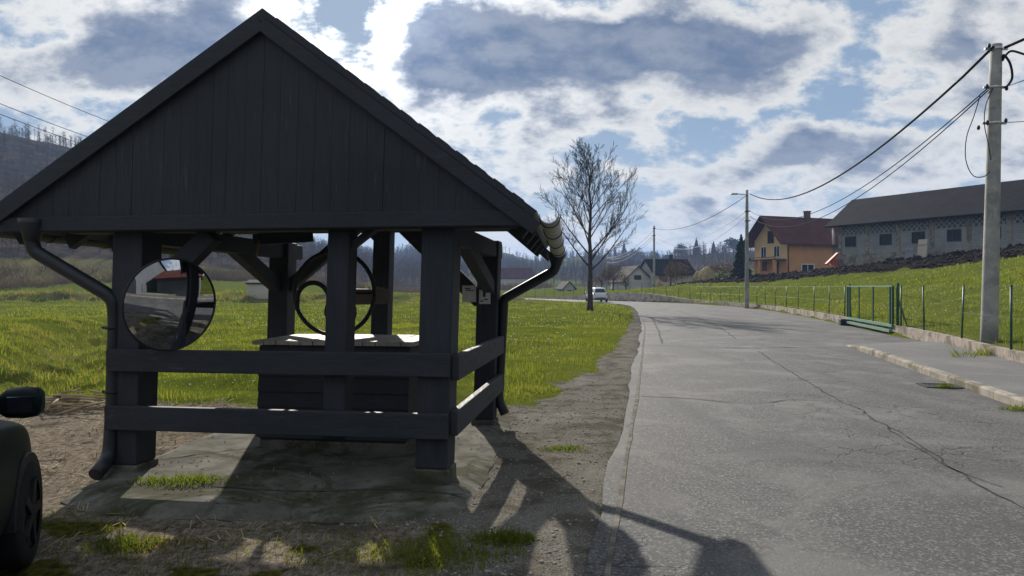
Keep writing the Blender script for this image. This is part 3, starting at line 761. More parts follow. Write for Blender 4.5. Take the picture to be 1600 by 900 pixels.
# iron flywheel
fc = at(522, 458, 7.38); ax = VV
def ring(c, r, tube, a0=0, a1=2*math.pi, n=40, sy=1):
    u = -UU; p = [c+u*math.cos(a0+(a1-a0)*i/n)*r+ZZ*math.sin(a0+(a1-a0)*i/n)*r*sy for i in range(n+1)]
    return p
mb = MB(); mb.tube(ring(fc, .418, 0), .021, 10); fw = mb.build('flywheel', M['iron'], wl)
mb = MB(); mb.tube([fc-ZZ*.41, fc+ZZ*.41], .016, 8); mb.tube([fc, fc-UU*.41], .016, 8); mb.build('spokes', M['iron'], fw)
mb = MB(); mb.tube([fc-VV*.10, fc+VV*.42], .03, 12); mb.tube([fc-VV*.05, fc+VV*.05], .07, 14); mb.build('axle', M['iron'], fw)
hc = at(532, 487, 7.2); mb = MB(); mb.tube(ring(hc, .15, 0, n=28), .016, 8); hw = mb.build('hand_wheel', M['iron'], wl)
mb = MB(); mb.tube([hc-ZZ*.15, hc+ZZ*.15], .012, 6); mb.tube([hc-VV*.06, hc+VV*.2], .02, 8); mb.build('spokes', M['iron'], hw)
ac = at(489, 468, 7.30); mb = MB(); mb.tube([ac-UU*-.165-ZZ*.10]+ring(ac, .165, 0, math.pi, 0, 18)[0:]+[ac-UU*.17-ZZ*.12], .024, 8); mb.build('pump_handle', M['iron'], wl)
bt = tw(600, 1.75)
mb = MB(); p0 = at(517, 464, 7.42); p1_ = at(603, 463, 8.35)
mb.beam(p0, p1_, .14, .17); mb.build('windlass_beam', M['bark_log'], wl, bevel=.02)
# standard that carries the flywheel, on the lid
mb = MB(); q = fc+VV*.28; mb.beam((q.x, q.y, 1.085), (q.x+.01, q.y, 2.06), .14, .14, VV); mb.build('standard', M['wood_v'], wl, bevel=.01)
# straw left on the beam
mb = MB()
for i in range(34):
    p = p0.lerp(p1_, .62+.30*random.random())+Vector((random.uniform(-.05, .05), random.uniform(-.05, .05), .092)); a = random.random()*6.3
    d = Vector((math.cos(a), math.sin(a), random.uniform(-.2, .5)))*random.uniform(.04, .10); mb.tube([p-d*.5, p+d*.5], .004, 4)
st = mb.build('straw', M['straw']); tag(st, kind='stuff')

# things hung on the shelter
b0 = at(440, 371, 7.9); mb = MB(); mb.beam(at(400, 374, 7.6), at(484, 370, 8.0), .18, .115); 
mb.build('beam_stub', M['wood_h'], sh, bevel=.01)
mb = MB(); mb.tube([at(405, 375, 7.5), at(404, 385, 7.5), at(402, 392, 7.5), at(401, 402, 7.5)], [.012, .014, .012, .010], 6)
tag(mb.build('hanging_rope', M['straw'], loc=at(405, 375, 7.5)), 'short pale rope end hanging below the shelter roof', 'rope')

# traffic mirror
mc = at(267, 476, 5.98)
tm = thing('traffic_mirror', mc, 'round convex traffic mirror fixed to the shelter post beside the downpipe', 'mirror')
nrm = Vector((.76, -.64, -.125)).normalized(); xa = nrm.cross(ZZ).normalized()*-1; ya = nrm.cross(xa); ya = ya if ya.z > 0 else -ya
def disc(c, rad, bulge, nr=14, na=56):
    vs = [c+nrm*bulge]; fs = []
    for i in range(1, nr+1):
        r = rad*i/nr; h = bulge*(1-(i/nr)**2)
        for j in range(na):
            a = 2*math.pi*j/na; vs.append(c+xa*math.cos(a)*r+ya*math.sin(a)*r+nrm*h)
    for j in range(na): fs.append((0, 1+j, 1+(j+1) % na))
    for i in range(nr-1):
        for j in range(na): fs.append((1+i*na+j, 1+(i+1)*na+j, 1+(i+1)*na+(j+1) % na, 1+i*na+(j+1) % na))
    return vs, fs
vs, fs = disc(mc, .372, .050)
MB().add(vs, fs, 0, True).build('mirror_glass', M['mirror'], tm, fix=False)
mb = MB(); mb.tube([mc+xa*math.cos(2*math.pi*j/48)*.374+ya*math.sin(2*math.pi*j/48)*.374 for j in range(49)], .009, 8); mb.build('rim', M['black'], tm)
vs, fs = disc(mc-nrm*.012, .372, -.05); MB().add(vs, fs, 0, True).build('back_shell', M['black'], tm)
mb = MB(); mb.beam(mc-nrm*.05, F3(2.68, -.13, mc.z), .05, .05); mb.build('bracket', M['steel'], tm)

# notices on the rear post
def notice(name, px0, px1, py0, py1, Yd, label, marks):
    a = at(px0, py1, Yd); b = at(px1, py0, Yd); c = (a+b)/2; w = b.x-a.x; h = b.z-a.z
    t = thing(name, (c.x, c.y, a.z), label, 'notice')
    mb = MB(); mb.box(c, (w, .004, h), R(-8.5)); mb.build('sheet', M['paper'], t)
    mb = MB()
    for (u, v, du, dv) in marks: mb.box(c+Vector((u*w, -.0045-u*w*-.149, v*h)), (du*w, .003, dv*h), R(-8.5))
    mb.build('print', M['ink'], t)
yb = 8.26
notice('paper_notice', 748.5, 766.5, 453, 475, yb, 'white paper notice with a dark blotched picture on the rear shelter post', [(-.05, .15, .22, .3), (.2, .25, .28, .25), (.1, -.18, .35, .08), (-.25, -.3, .2, .1), (.22, -.05, .12, .2)])
notice('paper_notice', 722, 744, 446, 472, yb+.06, 'narrow pale paper notice with small print left of the blotched one', [(-.1, .3, .4, .07), (.05, .2, .6, .05)])
# ================================================================== FENCE AND GATE
FL = offset(resample([q for q in WALL], .25), .08)
fd = [0.0]
for a, b in zip(FL[:-1], FL[1:]): fd.append(fd[-1]+(b-a).length)
def fence_pt(s):
    return Vector((np.interp(s, fd, [p.x for p in FL]), np.interp(s, fd, [p.y for p in FL]), 0))
def s_at_px(px, lo=5):
    for s, p in zip(fd, FL):
        if p.y > lo and p.x/p.y*FPX+800 < px: return s
    return fd[-1]
def s_at_y(y):
    return next(s for s, p in zip(fd, FL) if p.y > y)
def fence(label, s_list, h=1.27):
    p0 = fence_pt(s_list[0]); fn = thing('mesh_fence', (p0.x, p0.y, wall_top(p0.y, p0.x)), label, 'fence')
    proto = None; tops = []
    for s in s_list:
        p = fence_pt(s); z = wall_top(p.y, p.x); tops.append(Vector((p.x, p.y, z)))
        if proto is None:
            mb = MB(); mb.tube([(p.x, p.y, z-.1), (p.x, p.y, z+h)], .024, 8); mb.tube([(p.x, p.y, z+h), (p.x, p.y, z+h+.03)], [.03, .022], 8)
            proto = mb.build('post', M['green'], fn); base = Vector((p.x, p.y, z))
        else:
            c = proto.copy(); COL.objects.link(c); c.parent = fn; c.location = Vector((p.x, p.y, z))-base
            c.rotation_euler = (R(random.uniform(-1.5, 1.5)), R(random.uniform(-1.5, 1.5)), random.random())
    mb = MB()
    fine = tops[0].y < 60
    for a, b in zip(tops[:-1], tops[1:]):
        near = min(a.y, b.y) < 34
        L = (b-a).length
        for f in ((.06, .5, 1.0) if True else ()):
            mb.tube([a+ZZ*h*f, b+ZZ*h*f], .0022 if near else .003, 3, cap=False)
        if near:
            stp = .085; d = (b-a)/L; dirx = Vector((d.x, d.y, 0))
            n = int((L+h)/stp)
            for sg in (1, -1):
                for i in range(n):
                    u0 = i*stp-(h if sg > 0 else 0); 
                    pa, pb = (u0, 0.02), (u0+h, h)
                    if sg < 0: pa, pb = (u0+0, h), (u0+h, .02)
                    # clip to 0..L
                    (ua, va), (ub, vb) = pa, pb
                    if ub <= 0 or ua >= L: continue
                    if ua < 0: va += (vb-va)*(0-ua)/(ub-ua); ua = 0
                    if ub > L: vb = va+(vb-va)*(L-ua)/(ub-ua); ub = L
                    P = a+d*ua+ZZ*va; Q = a+d*ub+ZZ*vb; nrm_ = Vector((d.y, -d.x, 0))
                    w = .0011; dd = (Q-P).normalized(); sd = dd.cross(nrm_)*w
                    mb.add([P-sd, P+sd, Q+sd, Q-sd], [(0, 1, 2, 3)])
    mb.build('wire_mesh', M['wire'], fn, fix=False)
    return fn
def s_px(px): return s_at_px(px)
near_s = [s_px(1408), s_px(1446), s_px(1505), s_px(1585)]
n0 = s_px(1585); near_s += [n0-(2.0+2.4*i) for i in range(12)]
fence('green wire mesh fence with posts set in front of the concrete pole', near_s)
far_s = [s_px(v) for v in (1322, 1297, 1272, 1248, 1229, 1212, 1196)]
st = far_s[-1]+2.3
send = s_at_y(120)
while st < send: far_s.append(st); st += 2.35
fence('long green wire mesh fence that follows the bend beyond the gate', far_s)

# sliding gate leaf
ga_, gb_ = fence_pt(s_px(1331)), fence_pt(s_px(1402)); gp0 = Vector((ga_.x, ga_.y, 0)); gp1 = Vector((gb_.x, gb_.y, 0))
gt = thing('sliding_gate', gp0, 'green metal sliding gate frame standing by the pavement', 'gate')
def onz(p, z): return Vector((p.x, p.y, z))
zb, zt = .16, 1.62
dgt = (gp1-gp0).normalized(); off = Vector((dgt.y, -dgt.x, 0))
off = off if off.x < 0 else -off
g0, g1 = gp0+off*.12, gp1+off*.12
mb = MB(); mb.beam(onz(g0, zt), onz(g1, zt), .07, .05); mb.build('top_rail', M['green_lt'], gt)
mb = MB(); mb.beam(onz(g0, zb+.16), onz(g1, zb+.16), .07, .09); mb.beam(onz(g0+off*.06, zb), onz(g1+off*.06, zb-.01), .10, .09); mb.build('bottom_rail', M['green_lt'], gt)
for k, w in ((0, .07), (.30, .045), (.62, .045), (.955, .06), (1, .07)):
    q = g0.lerp(g1, k); mb = MB(); mb.beam(onz(q, zb+.2), onz(q, zt-.02), w, w, VV); mb.build('upright', M['green'], gt)
mb = MB(); q = gp0-dgt*.15; mb.beam(onz(q, .0), onz(q, zt+.1), .07, .07, VV); mb.beam(onz(q-dgt*.62+off*-.2, .1), onz(q, 1.25), .04, .04); mb.build('guide_post', M['green'], gt)
mb = MB(); q = gp1+dgt*.12; mb.beam(onz(q, .0), onz(q, zt+.1), .07, .07, VV); mb.beam(onz(q+dgt*.55+off*-.2, .1), onz(q, 1.25), .04, .04); mb.build('guide_post', M['green'], gt)
mb = MB(); mb.box(onz(g0+off*.14, .14), (.34, .42, .27), R(-12)); mb.build('roller_box', M['black'], gt, bevel=.02)

# ================================================================== POLES AND CABLES
def lathe_pole(name, label, x, y, z0, z1, r0, r1, m, lean=0, group=None):
    t = thing(name, (x, y, z0), label, 'pole', group)
    mb = MB(); k = 8
    mb.tube([(x+lean*(i/k), y, z0-.4+(z1-z0+.4)*i/k) for i in range(k+1)], [r0+(r1-r0)*i/k for i in range(k+1)], 16)
    mb.build('shaft', M[m], t); return t
PB = at(1545, 525, 17); zg = gz(PB.x, PB.y)
TOP = at(1556, 70, 17)
pole1 = lathe_pole('utility_pole', 'tall concrete utility pole behind the fence with a cable coiled at its top', PB.x, PB.y, zg-.05, TOP.z, .19, .125, 'polec', TOP.x-PB.x)
def p1at(py): 
    z = at(0, py, 17).z; k = (z-zg)/(TOP.z-zg); return Vector((PB.x+(TOP.x-PB.x)*k, 17, z))
def clampband(t, c, r):
    mb = MB(); mb.tube([c-ZZ*.03, c+ZZ*.03], r, 16)
    mb.box(c+Vector((-r-.06, -.02, 0)), (.16, .05, .05)); mb.box(c+Vector((r+.05, -.02, 0)), (.13, .05, .05)); return mb.build('clamp', M['steel'], t)
clampband(pole1, p1at(77), .135); clampband(pole1, p1at(137), .14); clampband(pole1, p1at(193), .148)
mb = MB()
for py, dx in ((74, -.22), (137, -.25), (140, .2), (193, -.22), (190, .2), (201, -.42)):
    c = p1at(py)+Vector((dx, -.1, 0)); mb.tube([c-ZZ*.05, c-ZZ*.02, c+ZZ*.02, c+ZZ*.05], [.02, .035, .035, .02], 8)
ins = mb.build('insulators', M['black'], pole1)
P2B = at(1167, 467, 54); P2T = at(1168.5, 297, 54)
pole2 = lathe_pole('street_lamp', 'slim concrete street lamp pole with one short arm beside the orange house', P2B.x, 54, gz(P2B.x, 54), P2T.z, .16, .10, 'polec'); pole2['category'] = 'street lamp'
mb = MB(); a = at(1168, 305, 53.9); b = at(1150, 302.5, 53.9); mb.tube([a, b], .035, 8); mb.build('arm', M['steel'], pole2)
mb = MB(); mb.box(at(1147.5, 303, 53.9), (.52, .22, .13)); mb.build('lamp_head', M['steel'], pole2, bevel=.04)
mb = MB(); mb.box(at(1168, 330, 53.9), (.34, .3, .06)); mb.box(at(1168, 345, 53.9), (.34, .3, .06)); mb.build('clamp', M['black'], pole2)
P3B = at(1022, 452, 97); P3T = at(1022.5, 353, 97)
pole3 = lathe_pole('utility_pole', 'distant thin utility pole on the bend in front of the long grey-roofed building', P3B.x, 97, gz(P3B.x, 97), P3T.z, .17, .11, 'polec')
mb = MB(); mb.box(at(1022, 357, 96.9), (.36, .34, .08)); mb.box(at(1022, 368, 96.9), (.36, .34, .08)); mb.build('clamp', M['black'], pole3)
P4B = at(948, 452, 150); P4T = at(948, 398, 150)
pole4 = lathe_pole('utility_pole', 'far faint utility pole beside the bare tree trunk', P4B.x, 150, gz(P4B.x, 150), P4T.z, .17, .12, 'polec')
# poles off to the left that carry the field line
pl1 = (-27.6, 60.0); pl0 = (-27.0, 31.0)
for (x, y), lb in ((pl1, 'wooden line pole in the field behind the shelter roof'), (pl0, 'wooden line pole at the near end of the field line')):
    t = lathe_pole('line_pole', lb, x, y, gz(x, y), 13.6 if y > 40 else 13.5, .17, .12, 'bark')
    mb = MB(); mb.beam((x-1.0, y, 13.1), (x+1.0, y, 13.1), .12, .12); mb.build('crossarm', M['bark'], t)
def sag(a, b, s, n=26):
    a = Vector(a); b = Vector(b); return [a.lerp(b, i/n)-ZZ*s*4*(i/n)*(1-i/n) for i in range(n+1)]
def cable(pts, r, label, m='cable', group=None, name='overhead_cable'):
    mb = MB(); mb.tube(pts, r, 6); return tag(mb.build(name, M[m], loc=pts[0]), label, 'cable', group)
cable([p1at(76)+Vector((-.14, -.12, 0))]+sag(at(1547, 80, 16.9), at(1172, 303, 53.8), 1.55)[1:], .032, 'thick black overhead cable sagging from the concrete pole to the lamp pole')
cable(sag(p1at(138)+Vector((-.2, -.1, 0)), at(1172, 330, 53.8), 1.6), .014, 'upper thin wire strung from the concrete pole towards the lamp pole', 'cable')
cable(sag(p1at(143)+Vector((-.22, -.1, 0)), at(1172, 338, 53.8), 1.75), .014, 'lower thin wire strung from the concrete pole towards the lamp pole', 'cable')
cable(sag(p1at(78)+Vector((.1, -.15, 0)), Vector((13.5, 8.0, 8.3)), .15), .032, 'thick black overhead cable leaving the concrete pole top towards the viewer')
cable(sag(p1at(138)+Vector((.15, -.1, 0)), Vector((14.2, 8.0, 7.6)), .2), .011, 'thin wire leaving the concrete pole clamp towards the viewer', 'cable_lt')
cable(sag(p1at(193)+Vector((.2, -.1, 0)), Vector((17.5, 14.0, 6.1)), .25), .009, 'thin wire leaving the concrete pole at its lowest clamp', 'cable_lt')
lp_ = [p1at(138)+Vector((.12, -.14, 0)), at(1572, 136, 16.85), at(1581, 122, 16.85), at(1578, 100, 16.85), at(1568, 86, 16.85), at(1566, 95, 16.9), at(1570, 88, 16.85), at(1580, 80, 16.8), at(1600, 85, 16.6), at(1625, 92, 16.2)]
def crv(P, st=.06): 
    P = [Vector(p) for p in P]; out = []
    for i in range(len(P)-1):
        p0 = P[max(i-1, 0)]; p1 = P[i]; p2 = P[i+1]; p3 = P[min(i+2, len(P)-1)]
        for j in range(8):
            t = j/8; out.append(.5*((2*p1)+(p2-p0)*t+(2*p0-5*p1+4*p2-p3)*t*t+(3*p1-p0-3*p2+p3)*t**3))
    return out+[P[-1]]
cable(crv(lp_), .026, 'thick black cable coiled in a loop beside the concrete pole top')
cable(crv([at(1531, 150, 16.8), at(1522, 180, 16.8), at(1510, 215, 16.8), at(1509, 250, 16.8), at(1520, 274, 16.8), at(1537, 276, 16.82), at(1546, 268, 16.86)]), .011, 'thin black wire hanging in a wide loop left of the concrete pole')
cable(crv([p1at(140)+Vector((-.13, -.13, 0)), at(1540, 165, 16.82), at(1538, 195, 16.82), at(1544, 225, 16.83), at(1548, 250, 16.86)]), .010, 'short thin wire hugging the concrete pole shaft')
cable(sag(at(1166, 306, 53.9), at(1023, 357, 96.9), 1.0), .022, 'dark overhead cable between the lamp pole and the distant bend pole')
cable(sag(at(1166, 330, 53.9), at(1023, 368, 96.9), 1.5), .016, 'pale sunlit wire between the lamp pole and the distant bend pole', 'cable_lt')
cable(sag(at(1166, 338, 53.9), at(1023, 372, 96.9), 1.9), .016, 'lower pale wire between the lamp pole and the distant bend pole', 'cable_lt')
for py0, py1, lb in ((360, 402, 'topmost'), (368, 404, 'second'), (372, 410, 'third')):
    cable(sag(at(1021, py0, 96.9), at(948, py1, 149.9), 1.1), .022, lb+' pale wire running from the bend pole to the far faint pole', 'cable_lt')
for dx, z, lb in ((-.9, 13.5, 'topmost of three thin wires crossing the sky left of the shelter roof'), (0, 11.6, 'middle of three thin wires crossing the sky left of the shelter roof'), (.9, 10.7, 'lowest of three thin wires crossing the sky left of the shelter roof')):
    cable(sag((pl0[0]+dx, pl0[1], z), (pl1[0]+dx, pl1[1], z), .35), .018, lb, 'cable')

# ================================================================== TREES
def bare_tree(name, label, base, H, R0, parent_seed, spread=.42, first=.28, limbs=17, depth=4, twig_r=.012, cat='tree', fine=1.0):
    rnd = random.Random(parent_seed)
    t = thing(name, base, label, cat)
    base = Vector(base); n = 16
    wob = [Vector((rnd.uniform(-1, 1)*.012*H*(i/n), rnd.uniform(-1, 1)*.012*H*(i/n), 0)) for i in range(n+1)]
    tp = [base+ZZ*(H*.93*i/n-.2)+wob[i]*.6 for i in range(n+1)]
    tr = [R0*(1.25 if i == 0 else 1)*(1-.90*(i/n)**.85)+.008 for i in range(n+1)]
    mb = MB(); mb.tube(tp, tr, 10); mb.build('trunk', M['bark'], t)
    cr = MB()
    def grow(p, d, L, r, lev):
        k = max(3, int(5-lev)); pts = [p]; q = p.copy(); dd = d.copy()
        for i in range(k):
            up = .16 if lev < 2 else .10
            dd = (dd+Vector((rnd.gauss(0, .09), rnd.gauss(0, .09), rnd.gauss(0, .05)+up*.6))).normalized()
            q = q+dd*L/k; pts.append(q)
        rr = [max(twig_r*.5, r*(1-.8*i/k)) for i in range(k+1)]
        cr.tube(pts, rr, 5 if lev < 1 else (4 if lev < 2 else 3), cap=False)
        if lev >= depth: return
        m = int((7, 6, 5, 4)[min(lev, 3)]*fine)
        for j in range(m):
            f = .22+.78*(j+rnd.random()*.7)/m; f = min(f, .99); i = min(int(f*k), k-1); s = pts[i].lerp(pts[i+1], f*k-i)
            ax_ = (pts[i+1]-pts[i]).normalized(); a = rnd.uniform(0, 6.283)
            sid = ax_.cross(Vector((math.cos(a), math.sin(a), .3))).normalized()
            nd = (ax_*(.80+.25*rnd.random())+sid*(.38+.42*rnd.random())+ZZ*.08).normalized()
            grow(s, nd, L*(.34+.26*rnd.random())*(1-.35*f), max(twig_r, r*(1-.7*f)*.5), lev+1)
    for i in range(limbs):
        f = first+(.93-first)*(i+rnd.random()*.8)/limbs; j = min(int(f*n), n-1); s = tp[j].lerp(tp[j+1], f*n-j)
        a = i*2.399+rnd.uniform(-.4, .4); tilt = .62+.35*(f-first)
        d = Vector((math.cos(a)*(1-f*.45), math.sin(a)*(1-f*.45), tilt*1.15)).normalized()
        L = H*spread*(1.04-.60*((f-first)/(1-first))**1.2)*rnd.uniform(.85, 1.12)
        grow(s, d, L, R0*.36*(1-f)+.014, 1)
    cr.build('crown', M['bark'] if depth > 3 else M['twig'], t, fix=False)
    return t
tb = at(922, 490, 48); bare_tree('bare_tree', 'tall leafless tree standing alone on the roadside grass at the bend', (tb.x, 48, gz(tb.x, 48)), 10.5, .20, 5, spread=.40, limbs=26, twig_r=.011, fine=1.35)

def conifer(base, H, W, label, seed, name='conifer_tree'):
    rnd = random.Random(seed); t = thing(name, base, label, 'tree'); b = Vector(base)
    mb = MB(); mb.tube([b-ZZ*.3, b+ZZ*H*.96], [H*.018+.05, .02], 6); mb.build('trunk', M['bark'], t)
    mb = MB(); lv = 22
    for i in range(lv):
        f = i/lv; z = H*(.08+.92*f); rad = W*.5*(1-f)**.85*rnd.uniform(.75, 1.12)+.05
        for j in range(11):
            a = j*.571+i*1.3+rnd.uniform(-.25, .25); r = rad*rnd.uniform(.65, 1.1)
            d = Vector((math.cos(a), math.sin(a), 0)); sd = Vector((-d.y, d.x, 0))*r*.30; c = b+ZZ*z
            tip = c+d*r-ZZ*r*.30
            mb.add([c+ZZ*H*.045, c+d*r*.55+sd-ZZ*r*.1, tip, c+d*r*.55-sd-ZZ*r*.1], [(0, 1, 2), (0, 2, 3)])
            mb.add([c+ZZ*H*.03, c+d*r*.5-ZZ*(r*.1+H*.035), tip, c+d*r*.6+ZZ*H*.01], [(0, 1, 2, 3)])
    mb.build('crown', M['needle'], t, fix=False)
def round_tree(base, H, W, label, seed, m='needle', name='tree', dens=900, twig=False):
    rnd = random.Random(seed); t = thing(name, base, label, 'tree' if H > 3 else 'shrub'); b = Vector(base)
    mb = MB(); mb.tube([b-ZZ*.3, b+ZZ*H*.3, b+ZZ*H*.7], [H*.03+.03, H*.02+.02, .02], 6)
    for i in range(6):
        a = rnd.random()*6.3; mb.tube([b+ZZ*H*(.2+.05*i), b+ZZ*H*(.5+.06*i)+Vector((math.cos(a), math.sin(a), 0))*W*.3], [H*.012+.01, .01], 4)
    mb.build('trunk', M['bark'], t)
    blobs = [(Vector((rnd.gauss(0, W*.2), rnd.gauss(0, W*.2), H*rnd.uniform(.35, .85))), rnd.uniform(.16, .3)*W) for _ in range(11)]
    mb = MB()
    for i in range(dens):
        c, r = rnd.choice(blobs); v = Vector((rnd.gauss(0, 1), rnd.gauss(0, 1), rnd.gauss(0, 1))).normalized()*r*rnd.random()**.4
        p = b+c+v; s = W*rnd.uniform(.025, .055); a = Vector((rnd.gauss(0, 1), rnd.gauss(0, 1), rnd.gauss(0, 1))).normalized(); q = a.cross(Vector((rnd.gauss(0, 1), rnd.gauss(0, 1), rnd.gauss(0, 1)))).normalized()
        if twig: mb.add([p-a*s*2.4, p+a*s*2.4+q*s*.25, p+a*s*2.2-q*s*.25], [(0, 1, 2)])
        else: mb.add([p-a*s, p+q*s, p+a*s, p-q*s], [(0, 1, 2, 3)])
    mb.build('crown', M[m], t, fix=False)
def on_hill(px, py_base, near=160, far=640):
    """ground point seen at this photo column whose sight line lies at the skyline height"""
    best = None
    for r in np.linspace(near, far, 160):
        x = (px-800)/FPX*r; z = gz(x, r); e = (z-CAMZ)/r
        if best is None or e > best[0]: best = (e, x, r, z)
    return best
for px, hp, wp, lb, sd in ((975, 24, 17, 'pointed conifer on the far ridge right of the bare tree', 1), (961, 16, 9, 'smaller narrow conifer left of the pointed ridge conifer', 2),
                           (1088, 26, 18, 'tallest dark conifer on the ridge above the long grey-roofed building', 3), (1115, 17, 13, 'lower dark conifer right of the tallest ridge conifer', 4)):
    e, x, r, z = on_hill(px, 0); conifer((x, r, z-1), hp/FPX*r+1.5, wp/FPX*r, lb, sd)
for px, hp, wp, lb, sd in ((992, 15, 26, 'rounded dark tree on the far ridge beside the pointed conifer', 5), (1064, 17, 20, 'round dark tree on the ridge left of the tallest conifer', 6),
                           (1146, 20, 26, 'broad dark tree on the ridge nearest the street lamp pole', 7), (1024, 14, 16, 'small round tree on the ridge behind the bend pole', 8), (1040, 12, 18, 'low round tree on the ridge right of the bend pole', 18)):
    e, x, r, z = on_hill(px, 0); round_tree((x, r, z-1), hp/FPX*r+1.5, wp/FPX*r, lb, sd)
q = at(1158, 430, 88); conifer((q.x, 88, gz(q.x, 88)), 5.2, 3.2, 'dark bushy spruce between the street lamp and the orange house', 9)
for px, py, Yd, H, W, lb, sd in ((940, 455, 118, 4.2, 5, 'bare brushy tree left of the white gabled house', 21), (958, 455, 119, 4.4, 3.6, 'bare brushy tree close to the white gabled house wall', 22), (978, 452, 106, 2.6, 2.2, 'thin bare shrub in front of the white gabled house', 23), (1048, 446, 100, 3.2, 4.5, 'small bare fruit tree in front of the long grey-roofed building', 24), (1125, 432, 100, 2.6, 6, 'grey brush heap right of the haystack', 25)):
    p = at(px, py, Yd); round_tree((p.x, Yd, gz(p.x, Yd)), H, W, lb, sd, 'bush', 'bare_shrub', 420, True)

# woods on the hills: nobody could count them
def woods():
    N = 21000; az = rng.uniform(-44, 27, N); r = rng.uniform(100, 640, N)
    x = np.sin(np.radians(az))*r; y = np.cos(np.radians(az))*r
    z, za, zb = ground(x, y); h_, t = hill(x, y)
    keep = (zb[0] > .35+.5*rng.random(N)) & (t > .02) & (t < 1.03) & (rng.random(N) < (.35+.65*(az < -3)+.3)); x, y, z, r, az = x[keep], y[keep], z[keep], r[keep], az[keep]
    n = len(x); H = rng.uniform(4, 8.5, n)*np.where(az < -12, .72, .85); K = 26
    V = []; 
    for k in range(K):
        if k == 0:
            a0 = np.stack([x, y, z-1], -1); a1 = np.stack([x+rng.normal(0, .3, n), y, z+H], -1); w = .05+H*.005
        else:
            f = rng.uniform(.22, .88, n); a = rng.uniform(0, 2*np.pi, n); L = H*rng.uniform(.12, .34, n)*(1.15-.6*f)
            a0 = np.stack([x, y, z+H*f], -1); a1 = a0+np.stack([np.cos(a)*L*.9, np.sin(a)*L*.9, L*rng.uniform(.4, 1.0, n)], -1); w = .035+L*.008
        w = w*np.clip(r/260, .8, 2)
        d = a1-a0; sx = np.stack([d[:, 2], 0*w, -d[:, 0]], -1); sx /= np.linalg.norm(sx, axis=1)[:, None]+1e-9; sx *= (np.ones(n)*w)[:, None]
        V.append(np.stack([a0-sx, a0+sx, a1], 1))
    V = np.concatenate(V).reshape(-1, 3); F = np.arange(len(V)).reshape(-1, 3)
    return np_mesh('woods', V, F, M['twig'], 3)
tag(woods(), 'leafless brown woodland covering the hillsides', None, None, 'stuff')
def brush():
    N = 2600; az = rng.uniform(-40, 3, N); x = np.zeros(N); 
    f = np.interp(az, _az, _rf); r = f+rng.uniform(-4, 16, N)*1.0; x = np.sin(np.radians(az))*r; y = np.cos(np.radians(az))*r
    keep = (fbm(x/9, y/9, 70) > .40) & ((az > -27.5) | (rng.random(N) < .25)); x, y = x[keep], y[keep]; z = ground(x, y)[0]; n = len(x); V = []
    H = rng.uniform(.8, 2.6, n)
    for k in range(9):
        a0 = np.stack([x+rng.normal(0, .5, n), y+rng.normal(0, .5, n), z-.1], -1); a1 = a0+np.stack([rng.normal(0, 1.4, n), rng.normal(0, 1.4, n), H*rng.uniform(.5, 1, n)], -1)
        w = .06; sx = np.zeros((n, 3)); sx[:, 0] = w; V.append(np.stack([a0-sx, a0+sx, a1], 1))
    V = np.concatenate(V).reshape(-1, 3); return np_mesh('undergrowth', V, np.arange(len(V)).reshape(-1, 3), M['bush'], 3)
tag(brush(), 'reddish bare scrub along the foot of the wooded hill', None, None, 'stuff')

# ================================================================== BUILDINGS
def local(ox, oy, oz, rz):
    Mx = Matrix.Rotation(rz, 3, 'Z'); o = Vector((ox, oy, oz))
    return lambda a, b, c: o+Mx@Vector((a, b, c))
def _block(k, p):
    v = k.obj(); br = k.node('ShaderNodeTexBrick'); 
    k.put(k.map(k.attr('uvw'), (1, 1, 1)), br.inputs['Vector'])
    br.inputs['Scale'].default_value = 1; br.inputs['Brick Width'].default_value = .5; br.inputs['Row Height'].default_value = .22; br.inputs['Mortar Size'].default_value = .018
    n = k.noise(v, .8, 5, .65)
    a = k.mix(k.rng(n, .3, .7), (.20, .21, .215), (.30, .305, .30)); b = k.mix(k.rng(n, .3, .7), (.24, .245, .245), (.33, .33, .32))
    k.put(a, br.inputs['Color1']); k.put(b, br.inputs['Color2']); br.inputs['Mortar'].default_value = (.20, .20, .195, 1)
    c = k.mix(k.rng(k.noise(v, .35, 4), .5, .7, 0, .5), br.outputs['Color'], (.17, .17, .16))
    k.put(c, p.inputs['Base Color']); k.put(k.bump(br.outputs['Fac'], -.4, .02), p.inputs['Normal'])
M['block'] = mat('grey_block', _block, rough=.9)
def _render(col):
    def f(k, p):
        v = k.obj(); n = k.noise(v, .7, 5, .65); fi = k.noise(v, 30, 3)
        c = k.mix(k.rng(n, .3, .75), col, tuple(x*.78 for x in col)); c = k.mix(k.rng(fi, .4, .7, 0, .25), c, tuple(x*.7 for x in col))
        k.put(c, p.inputs['Base Color']); k.put(k.bump(fi, .3, .01), p.inputs['Normal'])
    return f
M['orange'] = mat('orange_render', _render((.60, .30, .14)), rough=.85)
M['yellow'] = mat('yellow_render', _render((.76, .52, .27)), rough=.85)
M['cream'] = mat('cream_render', _render((.52, .47, .38)), rough=.85)
M['whitew'] = mat('white_render', _render((.55, .55, .52)), rough=.85)
M['grey_shade'] = mat('shaded_render', _render((.10, .11, .125)), rough=.85)  # shade of the mirrored house walls put into this darker grey-blue
M['greyr'] = mat('grey_render', _render((.25, .26, .27)), rough=.85)
